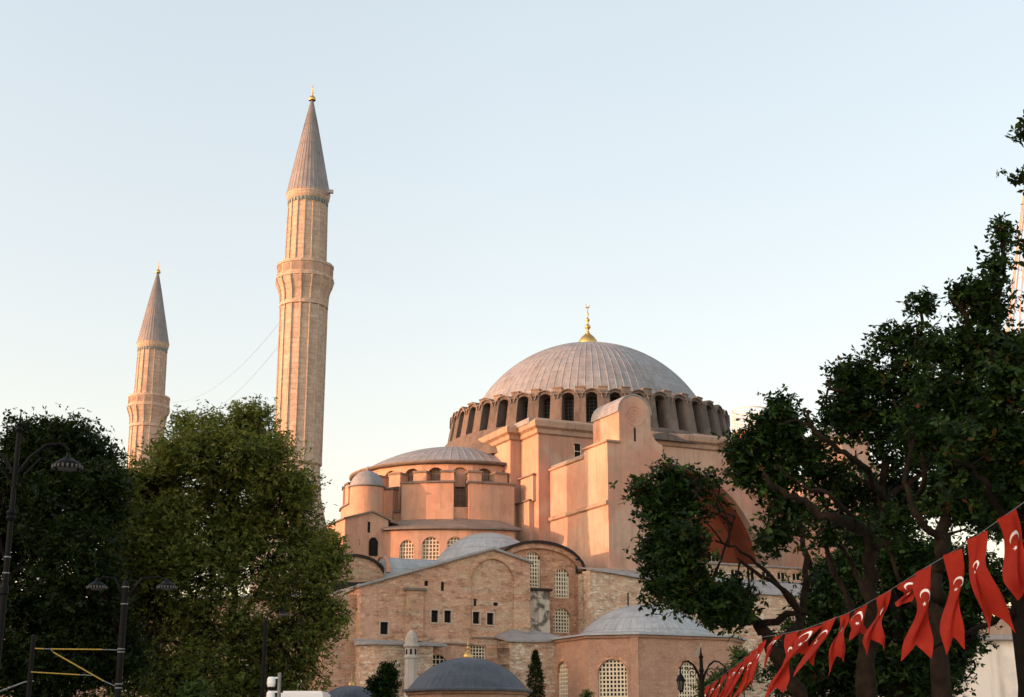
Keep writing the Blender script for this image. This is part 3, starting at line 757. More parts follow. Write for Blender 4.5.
# stone wall below the tower with its lead apron roof
eave = [(-18.7,18.3),(-15.2,17.95),(-12,17.6),(-8,17.25),(-4.3,16.9),(2,16.7),(14,16.6),(24,16.6)]
mb = MB(); mb.wall(*south(34.6), [(-18.7,0),(24,0)]+eave[::-1], [rect(.22,2.0,-14.3,14.2), rect(1.8,2.2,-2.2,10.6), rect(1.8,2.2,3.2,10.6), rect(1.8,2.2,8.6,10.6)], 1.6, .4)
mb.box(-18.7,-17.9,-31.4,-33.2,0,18.1)
mb.build('stone_wall', M['stonewall'], root)
for e in (-2.2, 3.2, 8.6): window(root, *south(34.6), rect(1.8,2.2,e,10.6), .25, 5, 6, .1)
mb = MB(); mb.box(-14.42,-14.18,-34.2,-34.35,14.2,16.2); mb.build('niche', M['pane'], root)
mb = MB(); k = len(eave)
for dz, yy in ((0,0),):
    mb.add([(e,-34.95,z) for e, z in eave]+[(e,-32.0,18.75 if e < -8 else z+1.7) for e, z in eave]+[(e,-34.95,z+.16) for e, z in eave]+[(e,-32.0,18.9 if e < -8 else z+1.9) for e, z in eave],
           [(i,i+1,i+1+k,i+k) for i in range(k-1)]+[(i+2*k,i+1+2*k,i+1+3*k,i+3*k) for i in range(k-1)]+[(i,i+1,i+1+2*k,i+2*k) for i in range(k-1)]+[(0,k,3*k,2*k),(k-1,2*k-1,4*k-1,3*k-1)])
mb.add([(-8.4,-32.4,18.5),(14.2,-32.4,18.4),(14.2,-27,19.0),(-8.4,-27,19.0)], [(0,1,2,3)])
mb.add([(-8.4,-27.2,20.9),(14.2,-27.2,20.9),(14.2,-18.5,22.0),(-8.4,-18.5,22.0),(-8.4,-27.2,20.75),(14.2,-27.2,20.75)], [(0,1,2,3),(0,1,5,4)])
mb.build('apron_roof', M['leadroof'], root)
mb = MB(); mb.wall(*south(26.9), [(-8.4,16),(14.2,16),(14.2,20.8),(-8.4,20.8)], [rect(1.2,.9,-6.5+2.1*i,19.4) for i in range(10)], 1, .3); mb.build('aisle_wall', M['stonewall'], root)
for i in range(10): window(root, *south(26.9), rect(1.2,.9,-6.5+2.1*i,19.4), .2, 2, 1, .08)
mb = MB(); mb.box(21,40,-14,-33,0,15.5); mb.box(17.2,32,17,-18,0,27); mb.build('east_range', M['pink'], root)

# low rubble annex in front of the bay
mb = MB(); mb.wall(*south(37.0), [(-28.7,0),(-23.0,0),(-23.0,11.25),(-28.7,10.95)], [], 3.4, .2); mb.box(-28.7,-27.7,-33,-36.9,0,10.95); mb.build('rubble_annex', M['stonewall'], root)
mb = MB()
V = [(-29.0,-37.3,10.95),(-26.0,-37.3,10.98),(-22.6,-37.3,11.25),(-22.6,-31.6,12.3),(-25.4,-31.6,12.7),(-27.0,-34.1,12.2),(-29.0,-34.1,11.5)]
mb.add(V+[(x,y,z-.2) for x,y,z in V[:3]]+[(-29.0,-34.1,11.3)], [(0,1,5),(0,5,6),(1,2,4),(1,4,5),(2,3,4),(0,1,8,7),(1,2,9,8),(0,7,10,6)])
mb.box(-22.7,-15,-31.6,-36,10.9,11.5)
mb.build('annex_roof', M['leadroof'], root)

# ---------------------------------------------------------------- domed baptistery in front
bp = empty('domed_baptistery', root.matrix_world @ Vector((0,0,0)) if False else (CX0, CY0, 0), R_(25))
tag(bp, 'squat pinkish chamfered building with pale lead dome and tall cream lattice windows', 'baptistery')
poly = [(-23.9,-33.5),(-23.9,-43.8),(-20.4,-47),(-10.2,-47),(-6.9,-43.8),(-6.9,-33.5)]
mb = MB(); bwn = []
for i in range(5):
    a, b = Vector(poly[i]), Vector(poly[i+1]); L = (b-a).length; u = (b-a)/L; n = Vector((u.y, -u.x))
    hs = []
    if i == 0: hs = [arch(2.3,5.2,L-5.3,3.75,12)]
    if i == 1: hs = [arch(2.75,5.2,L/2-.1,3.7,12)]
    if i == 2: hs = [arch(2.3,5.2,L/2+.1,3.5,12)]
    O = (a.x, a.y, 0); mb.wall(O, (u.x,u.y,0), (n.x,n.y,0), [(0,0),(L,0),(L,11.0),(0,11.0)], hs, .7, .4)
    for h in hs: bwn.append((O, (u.x,u.y,0), (n.x,n.y,0), h))
    if i == 1: mb.obox(O, (u.x,u.y,0), (n.x,n.y,0), L-.75, L, -.1, .18, 0, 10.8)
    if i == 0: mb.obox(O, (u.x,u.y,0), (n.x,n.y,0), 1.6, 2.4, -.1, .2, 0, 10.8)
mb.build('wall', M['bapt'], bp)
for q in bwn:
    window(bp, *q, .22, 8 if q is not bwn[0] else 7, 14, .13)
    O, U, Nn, h = q; us = [p[0] for p in h]; c = (min(us)+max(us))/2; r = (max(us)-min(us))/2; zt = max(p[1] for p in h)-r
    mb = MB()
    for k in range(12):
        a0, a1 = math.pi*k/12, math.pi*(k+1)/12
        mb.extr(O, U, Nn, [(c+rr*math.cos(a), zt+rr*math.sin(a)) for rr, a in ((r,a0),(r+.3,a0),(r+.3,a1),(r,a1))], -.05, .045)
    mb.build('window_arch', M['bay'], bp)
mb = MB(); mb.sweep(poly, [(0,10.75),(.2,10.8),(.3,11.0),(0,11.05)]); mb.build('cornice', M['bapt'], bp)
mb = MB(); mb.sweep(poly, [(-2.2,11.05),(.5,11.05),(.5,11.22),(-2.6,11.6)])
mb.lathe(-15.3, -39.6, [(6.7,11.2),(6.6,11.55)]+cap_profile(6.45,3.0,11.55,18), ang=ribs(56, .05, .10))
mb.prism([(-23,-34),(-23,-43.4),(-20,-46.2),(-10.6,-46.2),(-7.6,-43.4),(-7.6,-34)], 11.06, 11.4)
mb.build('dome', M['leadblue'], bp)

# ---------------------------------------------------------------- minarets
def minaret():
    r = empty('stone_minaret')
    X, Yd = -22.2, 145
    zz = lambda y, w=20: at(303, y, Yd - w/9.0).z      # rings are read on their near side
    rr = lambda y, w: w / pxm(Yd, zz(y))
    n = 16
    def flute(h=.07): 
        st = 360/n; o = []
        for i in range(n): o += [(i*st, h), (i*st+st*.10, h), (i*st+st*.14, 0), (i*st+st*.96, 0)]
        return o
    def part(name, spec, mat, ang=None, parent=r, nn=16, smooth=False):
        mb = MB(); mb.lathe(0, 0, [(rr(y, w), zz(y, w)) for y, w in spec], nn, ang=ang); return mb.build(name, M[mat], parent, smooth)
    part('base', [(760,44),(560,42),(540,36),(497,25),(464,22.3),(461,22.4)], 'mina', flute(.05))
    part('lower_ring', [(462,22.8),(460,24.6),(457,24.6),(455,23.2)], 'mina', nn=32)
    part('shaft', [(458,23.2),(300,22.9)], 'mina', flute(.13))
    part('upper_ring', [(302,22.8),(301,24.3),(298,24.3),(296,23.1)], 'mina', nn=32)
    part('corbel', [(298,23.0),(290,23.4),(283,25.0),(277,27.2),(274,28.0),(273,28.2)], 'mina', flute(.16))
    b = part('balcony', [(273,27),(272.5,29),(270,29),(269.5,28),(260,27.8),(259.5,28.6),(257,28.6),(256.8,26.6),(264,26.4),(264,16)], 'mina', nn=16)
    # pierced parapet panels
    mb = MB(); R0 = rr(265, 27.75)*math.cos(R_(360/32))
    for i in range(16):
        ph = -(i+.5)*22.5; nv = (math.cos(R_(ph)), math.sin(R_(ph)), 0); uv = (-nv[1], nv[0], 0); O = (nv[0]*R0, nv[1]*R0, 0)
        for k in range(-2, 3): mb.obox(O, uv, nv, k*.2-.05, k*.2+.05, 0, .05, zz(268,28), zz(261,28))
    mb.build('parapet_tracery', M['cornice'], b)
    part('upper_shaft', [(266,20.2),(196,19.0)], 'mina', flute(.11))
    part('cornice', [(197,19),(195,20.0),(192,21.2),(188,21.7),(186,21.7),(185.5,20)], 'mina', nn=32)
    mb = MB(); R1 = rr(194, 19.6)
    for i in range(32):
        ph = i*11.25; nv = (math.cos(R_(ph)), math.sin(R_(ph)), 0); uv = (-nv[1], nv[0], 0)
        mb.obox((nv[0]*R1, nv[1]*R1, 0), uv, nv, -.13, .13, -.1, .06, zz(198.5), zz(195))
    mb.build('tile_band', M['teal'], r)
    c = part('cone_roof', [(187,21.9),(185,21.2),(150,13.2),(120,6.2),(100,1.2)], 'leadcone', ribs(32, .03, .12))
    finial('finial', c, 0, 0, zz(100,1), 2.0)
    return r
m1 = minaret(); m1.location = (-22.2, 145, 0)
tag(m1, 'taller looking near stone minaret with grey cone roof, rising behind the olive tree', 'minaret', 'pair of fluted stone minarets')
m2 = copy_tree(m1); m2.location = (-53.85, 205.5, 0)
tag(m2, 'farther stone minaret with grey cone roof, between the two left trees', 'minaret', 'pair of fluted stone minarets')
mb = MB(); h = MB()
mb.tube([(0,-.2,0),(.55,-1.0,.3)], .05); mb.box(.3,.9,-1.25,-.85,.1,.45)
fl = mb.build('floodlight', M['steel']); fl.location = (-22.2+2.0, 144.6, at(303,199,145).z)
tag(fl, 'small floodlight bracket sticking out under the cone of the near minaret', 'floodlight')
for dz, lab in ((0, 'upper'), (-2.6, 'lower')):
    p0 = Vector((-24.4, 146, 45.5+dz)); p1 = Vector((-52.2, 205, 50.2+dz*1.4)); mb = MB()
    mb.tube([p0.lerp(p1, i/24)+Vector((0,0,-5.5*4*(i/24)*(1-i/24)*.6)) for i in range(25)], .014, 4)
    tag(mb.build('festoon_cable', M['steel']), f'{lab} of the two thin cables slung between the minarets', 'cable', 'cables between the minarets')

# minaret under repair behind the main dome, and the scaffolded spire on the right edge
mb0 = empty('scaffolded_minaret', (37.0, 215, 0)); tag(mb0, 'brick minaret stub wrapped in round pale scaffolding beyond the drum', 'minaret')
mb = MB(); mb.lathe(0, 0, [(2.2,0),(2.2,44.5),(2.3,46.0),(2.9,47.1),(2.9,47.4),(0,47.4)], 24); mb.build('shaft', M['bay'], mb0)
mb = MB()
for k in range(28):
    a = 2*math.pi*k/28; mb.tube([(2.9*math.cos(a),2.9*math.sin(a),47.3),(2.9*math.cos(a),2.9*math.sin(a),51.0)], .06, 4)
for z in (47.8,48.3,48.8,49.3,49.8,50.3,50.9):
    mb.tube([(2.9*math.cos(2*math.pi*k/24),2.9*math.sin(2*math.pi*k/24),z) for k in range(25)], .05 if z < 50.5 else .11, 4)
mb.build('scaffolding', M['scaffw'], mb0)
Yr = 200.0; apx = at(1036, 112, Yr); bpx = at(1036, 400, Yr)
sp = empty('scaffolded_spire', (apx.x, Yr, 0)); tag(sp, 'tall spire cloaked in orange scaffold tubes rising behind the right-hand leaves', 'spire')
Rb = 66/pxm(Yr, bpx.z); mb = MB()
for k in range(16):
    a = 2*math.pi*k/16
    mb.tube([(Rb*math.cos(a),Rb*math.sin(a),bpx.z),(.4*math.cos(a),.4*math.sin(a),apx.z)], .10, 4)
    b = a+2*math.pi/16
    for j in range(0, 14, 2):
        f0, f1 = j/15, (j+1.6)/15; r0 = Rb+(.4-Rb)*f0; r1 = Rb+(.4-Rb)*f1; z0 = bpx.z+(apx.z-bpx.z)*f0; z1 = bpx.z+(apx.z-bpx.z)*f1
        if k % 2: mb.tube([(r0*math.cos(a),r0*math.sin(a),z0),(r1*math.cos(b),r1*math.sin(b),z1)], .045, 4)
for j in range(15):
    f = j/15; r0 = Rb+(.4-Rb)*f; z = bpx.z+(apx.z-bpx.z)*f
    mb.tube([(r0*math.cos(2*math.pi*k/16),r0*math.sin(2*math.pi*k/16),z) for k in range(17)], .05, 4)
mb.build('scaffolding', M['scaff'], sp)
mb = MB(); mb.lathe(0, 0, [(3.2,0),(3.2,bpx.z-6),(3.9,bpx.z-5),(3.9,bpx.z-3.6),(2.9,bpx.z-3.5),(2.9,bpx.z),(.1,bpx.z)], 20); mb.build('shaft', M['mina'], sp)
mb = MB(); mb.lathe(0, 0, [(.9,bpx.z-1),(.9,bpx.z+2),(.12,apx.z-3),(0,apx.z-3)], 12); mb.build('king_post', M['scaff'], sp)

# ---------------------------------------------------------------- small tombs in the foreground
def tomb(name, loc, R, zw, h, fh, label, mat, k):
    t = empty(name, loc); tag(t, label, 'domed tomb')
    mb = MB(); mb.lathe(0, 0, [(R*.99,0),(R*.99,zw-.25),(R*1.03,zw-.2),(R*1.03,zw)], 16); mb.build('wall', M['bapt'], t)
    mb = MB(); mb.lathe(0, 0, [(R*.9,zw),(R*1.08,zw-.02),(R*1.08,zw+.12),(R*1.0,zw+.2)]+cap_profile(R*.98,h,zw+.2,18), ang=ribs(k, .03, .12)); d = mb.build('dome', M[mat], t)
    finial('finial', d, 0, 0, zw+.15+h, fh)
    for i in range(8):
        ph = 45*i+22.5; nv = (math.cos(R_(ph)), math.sin(R_(ph)), 0); uv = (-nv[1], nv[0], 0)
        window(t, (nv[0]*R*1.0, nv[1]*R*1.0, 0), uv, nv, arch(.9,1.5,0,zw-2.3,8), -.03, 3, 4, .06)
pb = at(467.5, 692, 100); pt = at(467.5, 657.5, 100)
tomb('domed_tomb', (pb.x, 100, 0), 60/pxm(100,5), pb.z, pt.z-pb.z-.2, 1.55, 'dark blue-grey ribbed lead dome with gold finial below the brick gable', 'leaddark', 48)
pb = at(351, 704, 92); pt = at(351, 685.5, 92)
tomb('domed_tomb', (pb.x, 92, 0), 33/pxm(92,4), pb.z, pt.z-pb.z-.2, 1.05, 'small grey dome with slim gold finial beside the bushy sapling', 'leaddark', 36)

# ---------------------------------------------------------------- far pavilion on the right
pv = empty('pale_pavilion', (24.5, 60, 0)); tag(pv, 'pale stone building glimpsed behind the right-hand tree trunks', 'building')
mb = MB(); mb.wall((-7.4,0,0), (1,0,0), (0,-1,0), [(0,0),(15,0),(15,5.7),(0,5.7)], [rect(1,1.6,1.2+1.9*i*2,1.2) for i in range(4)], .5, .25)
mb.box(-7.4,7.6,.5,9,0,5.7); mb.build('wall', M['pale'], pv)
for i in range(4): window(pv, (-7.4,0,0), (1,0,0), (0,-1,0), rect(1,1.6,1.2+3.8*i,1.2), .15, 2, 3, .06)
mb = MB(); mb.box(-7.7,7.9,-.35,9.3,5.7,5.9); mb.build('roof', M['leadroof'], pv)

# ---------------------------------------------------------------- unseen blocks added to the west to cast the evening shade
for i in range(8):
    y0 = -62+i*27.5; H = (29, 31.5, 28.5, 31, 32, 29.5, 31, 30.2)[i]; Wd = 26.5
    b = empty('apartment_block', (-112, y0, 0))
    tag(b, f'plain rendered apartment block {["north of the park","with tiled roof","of eight storeys","with pale front","with deep eaves","beside the lane","at the park corner","facing the minarets"][i]}', 'building')
    mb = MB(); fl_ = []
    for r in range(5):
        for c in range(4): fl_.append(rect(1.7,2.2,3.6+6.4*c,2.0+5.2*r))
    mb.wall((9, 0, 0), (0,1,0), (1,0,0), [(0,0),(Wd,0),(Wd,H-1.4),(0,H-1.4)], fl_, .4, .2)
    mb.box(-9,8.5,0,Wd,0,H-1.4); mb.build('wall', M['apt'], b)
    mb = MB(); mb.add([(-10,-.4,H-1.4),(10,-.4,H-1.4),(10,Wd+.4,H-1.4),(-10,Wd+.4,H-1.4),(0,3,H+.6),(0,Wd-3,H+.6)], [(0,3,2,1),(0,1,4),(1,2,5,4),(2,3,5),(3,0,4,5)]); mb.build('roof', M['apt_roof'], b)
    for h in fl_[::1]:
        mb = MB(); u, z = h[0]; mb.obox((9,0,0), (0,1,0), (1,0,0), u, u+1.7, -.3, -.18, z, z+2.2); 
        if (int(u)+int(z)) % 3 == 0: mb.build('window', M['pane'], b)
        else: o = mb.build('window', M['tan_pane'], b)
# ---------------------------------------------------------------- trees
def leaf_object(name, centers, size, mat, parent, palm=5, droop=.5, ratio=.34, seed=1):
    """leaf clusters: every cluster is `palm` pointed leaflets fanned round a twig tip"""
    rg = np.random.default_rng(seed); n = len(centers)
    c = np.repeat(centers, palm, axis=0); m = n*palm
    ax = rg.normal(size=(n,3)); ax[:,2] = np.abs(ax[:,2])*.9+.35; ax /= np.linalg.norm(ax, axis=1)[:,None]
    t1 = np.cross(ax, rg.normal(size=(n,3))); t1 /= np.linalg.norm(t1, axis=1)[:,None]; t2 = np.cross(ax, t1)
    ang = (np.tile(np.arange(palm), n)+rg.uniform(-.3,.3,m))*2*np.pi/palm*(.8 if palm > 3 else 1)
    A = np.repeat(ax, palm, 0); T1 = np.repeat(t1, palm, 0); T2 = np.repeat(t2, palm, 0)
    d = T1*np.cos(ang)[:,None]+T2*np.sin(ang)[:,None]+A*rg.uniform(-.3,.25,m)[:,None]; d[:,2] -= droop*rg.uniform(.1,1,m)
    d /= np.linalg.norm(d, axis=1)[:,None]
    sd = np.cross(d, A+rg.normal(size=(m,3))*.35); sd /= np.linalg.norm(sd, axis=1)[:,None]; nn = np.cross(d, sd)
    L = (size*rg.uniform(.45,1.45,m))[:,None]; Wd = L*ratio
    p0 = c+d*L*.05; p1 = c+d*L*.55+sd*Wd*.5+nn*L*.05; p2 = c+d*L-nn*L*.08; p3 = c+d*L*.55-sd*Wd*.5+nn*L*.05
    v = np.stack([p0,p1,p2,p3], 1).reshape(-1,3)
    me = bpy.data.meshes.new(name); me.vertices.add(4*m); me.vertices.foreach_set('co', v.ravel())
    me.loops.add(4*m); me.loops.foreach_set('vertex_index', np.arange(4*m, dtype=np.int32))
    me.polygons.add(m); me.polygons.foreach_set('loop_start', np.arange(0,4*m,4,dtype=np.int32)); me.polygons.foreach_set('loop_total', np.full(m,4,dtype=np.int32))
    me.update(calc_edges=True)
    a = me.attributes.new('tint', 'FLOAT', 'FACE')
    tn = np.clip(np.repeat(rg.beta(1.2,2.0,n), palm)+rg.normal(0,.08,m), 0, 1); a.data.foreach_set('value', tn.astype(np.float32))
    me.materials.append(mat); o = bpy.data.objects.new(name, me); col.objects.link(o); o.parent = parent; return o

def wander(p0, p1, n, amp, sag=0):
    p0, p1 = Vector(p0), Vector(p1); L = (p1-p0).length; pts = []
    o1 = Vector(rng.normal(size=3))*amp*L; o2 = Vector(rng.normal(size=3))*amp*L*.5
    for i in range(n+1):
        t = i/n; pts.append(p0.lerp(p1, t)+o1*math.sin(math.pi*t)+o2*math.sin(2*math.pi*t)+Vector((0,0,-sag*L*math.sin(math.pi*t))))
    return pts
def tree(name, label, base, limbs, blobs, leaf, lsize, mat, bark, twigs, per_twig, spread, palm=5, ratio=.46, group=None, cat='tree', seed=1, droop=.5):
    """limbs: list of (points, r0, r1) in world space; blobs: (centre, radii xyz, density)"""
    root = empty(name, base); tag(root, label, cat, group)
    base = Vector(base); mbt = MB(); mbb = MB(); nodes = []
    for i, (pts, r0, r1) in enumerate(limbs):
        P = [Vector(p)-base for p in pts]
        # smooth resample
        Q = []
        for a in range(len(P)-1):
            pa, pb, pc, pd = P[max(a-1,0)], P[a], P[a+1], P[min(a+2,len(P)-1)]
            for k in range(5):
                t = k/5; Q.append(.5*((2*pb)+(pc-pa)*t+(2*pa-5*pb+4*pc-pd)*t*t+(3*pb-pa-3*pc+pd)*t**3))
        Q.append(P[-1]); n = len(Q)
        Q = [q+Vector(rng.normal(size=3))*min(r0,.2)*.25 for q in Q]
        rad = [.8*(r0+(r1-r0)*(k/(n-1))**.8)*(1+.10*math.sin(k*2.3+i)+.06*math.sin(k*5.1+i*2)) for k in range(n)]
        if i == 0: rad[0] *= 1.5; rad[1] *= 1.15
        mbt.tube(Q, rad, 11)
        nodes += [(q, rr) for q, rr in zip(Q, rad) if q.z > .25*Q[-1].z or i > 0]
    rg = np.random.default_rng(seed); C = []
    NP_ = np.array([tuple(q) for q, _ in nodes])
    for (bc, br, dens) in blobs:
        bc = Vector(bc)-base
        k = int(twigs*dens)
        dd = np.linalg.norm(NP_-np.array(bc), axis=1); near = np.argsort(dd)[:max(4, min(14, len(dd)))]
        for j in range(k):
            d = rg.normal(size=3); d /= np.linalg.norm(d); r = rg.uniform(.25,1)**(1/2.2)
            tip = bc+Vector((d[0]*br[0]*r, d[1]*br[1]*r, d[2]*br[2]*r))
            cand = NP_[near]; q = Vector(cand[np.argmin(np.linalg.norm(cand-np.array(tip), axis=1)+rg.uniform(0,.8,len(cand)))])
            if j % 3: q = q.lerp(bc, .75)
            pts = wander(q, tip, 5, .10, -.04); L = (tip-q).length
            r0 = min(.07, .014+.016*L)*(lsize/.2)**.3
            mbb.tube(pts, [r0*(1-.8*i/5) for i in range(6)], 4)
            m = per_twig
            ts = 1-rg.beta(1,2.4,m)*.75
            for t in ts:
                x = t*5; a = min(int(x), 4); p = pts[a].lerp(pts[a+1], x-a)
                C.append(np.array(p)+rg.normal(size=3)*spread*(.5+.5*t))
    mbt.build('trunk', bark, root, smooth=True)
    if mbb.v: mbb.build('branches', bark, root)
    leaf_object('crown', np.array(C), lsize, mat, root, palm, droop, ratio, seed)
    return root

def blob(px, py, rpx, rpy, Y, ry=None, dens=1.0):
    c = at(px, py, Y); k = pxm(Y, c.z); return (c, (rpx/k, ry if ry else (rpx+rpy)/2/k, rpy/k), dens)
def limb(pts, r0, r1): return ([at(*p) for p in pts], r0, r1)

# left: broad deep-green tree
Y = 66.0
b0 = at(48, 700, Y); b0 = (b0.x, Y, 0)
bl = []
for (x, y, rx, ry, d) in [(45,455,42,34,1.1),(85,462,36,34,1.1),(10,480,44,44,1.1),(100,500,30,38,.9),(60,510,52,44,1.3),(20,540,52,46,1.2),(75,560,50,46,1.1),(-40,500,50,60,1),(-35,600,50,60,1),(30,610,56,48,1.2),(90,610,44,46,.95),(60,665,60,44,1.1),(5,670,50,44,1.0),(112,660,40,40,.8),(62,438,26,18,.6),(28,436,20,16,.5)]:
    bl.append(blob(x, y, rx, ry, Y+rng.uniform(-3,3), dens=d))
tree('broadleaf_tree', 'broad dark green tree at the left edge behind the tall lamp post', b0,
     [([b0, at(46,640,Y), at(52,580,Y+.5), at(50,520,Y), at(58,465,Y)], .42, .08), limb([(46,650,Y),(20,600,Y-1),(0,540,Y-1),(5,490,Y-1)], .22, .05), limb([(48,630,Y),(75,580,Y+1),(90,530,Y+1),(98,480,Y)], .22, .05), limb([(50,560,Y),(30,510,Y+1),(38,465,Y+1)], .15, .04), limb([(46,660,Y),(80,640,Y-2),(110,620,Y-2)],.15,.04), limb([(46,660,Y),(0,650,Y-2),(-30,600,Y-2)],.15,.04)],
     bl, 'deep', .21, LEAF['deep'], M['bark2'], 115, 17, .36, palm=4, ratio=.5, seed=3)

# left centre: lighter plane tree in front of the minaret foot
Y = 78.0
b0 = at(232, 700, Y); b0 = (b0.x, Y, 0); bl = []
for (x, y, rx, ry, d) in [(235,430,34,28,.6),(200,440,34,26,.6),(262,440,26,26,.5),(222,455,52,32,.8),(165,470,34,28,.8),(150,500,40,34,.9),(270,470,38,34,1.0),(215,505,56,40,1.2),(285,510,36,36,1.0),(140,550,42,42,1.0),(200,570,54,44,1.1),(262,560,50,42,1.1),(176,520,26,30,.8),(170,560,26,26,.6),(178,450,24,24,.5),(312,545,28,30,.8),(318,572,30,24,.6),(300,600,40,32,.7),(150,610,44,44,1.1),(215,630,54,44,1.2),(270,640,46,40,.75),(318,640,24,30,.45),(120,520,26,34,.8),(122,600,24,44,.8),(112,548,20,30,.6),(105,640,22,34,.6),(130,670,44,40,1.0),(190,680,54,36,1.1),(250,685,44,30,.9),(300,680,30,26,.45),(330,548,14,12,.3),(338,615,10,16,.2),(240,525,44,36,1.0),(228,475,44,30,.6),(205,545,34,30,.7),(182,420,12,8,.15),(250,412,22,9,.3),(120,478,14,16,.25),(303,488,16,20,.35)]:
    bl.append(blob(x, y, rx, ry, Y+rng.uniform(-4.5,1.5), dens=d))
tree('plane_tree', 'large olive-green tree with sky gaps standing in front of the near minaret', b0,
     [([b0, at(230,660,Y), at(234,600,Y), at(228,540,Y), at(236,480,Y), at(234,430,Y)], .36, .05), limb([(231,650,Y),(195,600,Y-1),(165,540,Y-1),(155,490,Y-1)], .2, .04), limb([(232,630,Y),(265,580,Y+1),(285,530,Y+1),(290,495,Y)], .2, .04), limb([(230,560,Y),(205,500,Y+1),(200,445,Y+1)], .15, .04), limb([(231,640,Y),(290,620,Y-2),(325,570,Y-2)],.14,.03), limb([(231,560,Y),(262,500,Y-1),(266,445,Y-1)],.12,.03), limb([(160,700,Y-3),(156,640,Y-3),(150,580,Y-2)],.18,.08)],
     bl, 'plane', .19, LEAF['plane'], M['bark'], 120, 14, .36, palm=4, ratio=.5, seed=5)
# low shrubs under them
def shrub(name, label, px, py, rpx, rpy, Y, mat, size, tw, per, group=None, cat='shrub', seed=9, spread=.15, blobs=None, palm=4, ratio=.45):
    c = at(px, py, Y); b = (c.x, Y, 0)
    bs = [blob(*q) for q in blobs] if blobs else [blob(px, py, rpx, rpy, Y)]
    return tree(name, label, b, [([b, (c.x+.05, Y, c.z*.5), tuple(c)], .06, .02)], bs, None, size, mat, M['bark2'], tw, per, spread, palm=palm, ratio=ratio, group=group, cat=cat, seed=seed, droop=.15)
shrub('sapling', 'bushy dark sapling between the small grey dome and the stone turret', 386, 686, 15, 20, 88, LEAF['chestnut'], .20, 45, 12, seed=11, cat='small tree', blobs=[(384,690,15,16,88),(388,674,10,12,88),(377,684,9,9,88)])
cyp = at(535.5, 672, 135)
t = empty('cypress', (cyp.x, 135, 0)); tag(t, 'narrow dark cypress against the rubble wall left of the baptistery', 'cypress')
mb = MB(); mb.tube([(0,0,0),(0,0,cyp.z)], [.1,.05]); mb.build('trunk', M['bark2'], t)
rg = np.random.default_rng(4); z1 = at(535.5,652,135).z; n = 1500; zc = rg.uniform(1, z1, n); rr_ = .78*np.clip(1.25*(1-(zc/z1)**5), .08, 1)*np.sqrt(rg.uniform(.2,1,n)); aa = rg.uniform(0,2*np.pi,n)
leaf_object('crown', np.stack([rr_*np.cos(aa), rr_*np.sin(aa), zc], 1), .28, LEAF['deep'], t, 4, -.8, .3, 2)
shrub('bush', 'leafy green bush behind the ornate twin lantern', 712, 688, 26, 22, 60, LEAF['shrub'], .17, 60, 12, seed=21, blobs=[(712,692,16,12,60),(726,684,11,14,60),(742,676,10,14,60)])
shrub('bush', 'small bush climbing the wall right of the baptistery lattice window', 742, 660, 10, 14, 70, LEAF['shrub'], .17, 34, 10, seed=22, blobs=[(741,658,10,8,70),(748,668,10,12,70)])
shrub('bush', 'tiny green sprig under the baptistery wall beside the cypress', 587, 695, 7, 5, 90, LEAF['shrub'], .13, 16, 8, seed=23)
shrub('bush', 'low light-green shrub under the olive tree at the bottom edge', 195, 693, 16, 10, 50, LEAF['shrub'], .16, 34, 10, seed=24)

# right: pruned street trees with thick limbs
GR = 'pruned trees along the right side'
Y = 34.0; b0 = at(808, 700, Y); b0 = (b0.x, Y, 0)
tree('pruned_tree', 'leaning tree whose dense leafy bough hangs in front of the great arch', b0,
     [([b0, at(797,690,Y), at(775,655,Y), at(760,625,Y), at(735,608,Y), at(705,600,Y)], .30, .10), limb([(775,655,Y),(800,620,Y+1),(806,570,Y+1),(800,520,Y+1)], .17, .07), limb([(760,625,Y),(800,610,Y-.5),(770,580,Y-1),(735,560,Y-1)], .12, .04), limb([(735,608,Y),(700,570,Y-1),(690,520,Y-1)], .12, .03),limb([(705,600,Y),(670,560,Y),(655,520,Y)], .09, .03), limb([(800,620,Y),(780,585,Y),(742,552,Y),(715,540,Y)], .08, .03), limb([(705,600,Y),(720,560,Y+1),(735,520,Y+1)], .07,.02)],
     [blob(*q[:4], q[4], dens=q[5]) for q in [(682,486,26,16,Y,.7),(658,505,24,20,Y,.7),(683,508,22,24,Y,.8),(668,540,28,26,Y,.9),(655,560,20,18,Y,.55),(684,552,24,28,Y-1,1.0),(688,592,28,20,Y-1,1.0),(720,602,26,14,Y-1,.9),(735,592,14,10,Y,.3),(725,610,26,12,Y,.8),(655,590,14,10,Y,.3),(665,470,16,7,Y,.2),(640,488,12,8,Y,.22),(704,478,8,6,Y,.12)]],
     None, .145, LEAF['chestnut'], M['bark'], 42, 12, .19, seed=31, group=GR)
Y = 30.0; b0 = at(868, 700, Y); b0 = (b0.x, Y, 0)
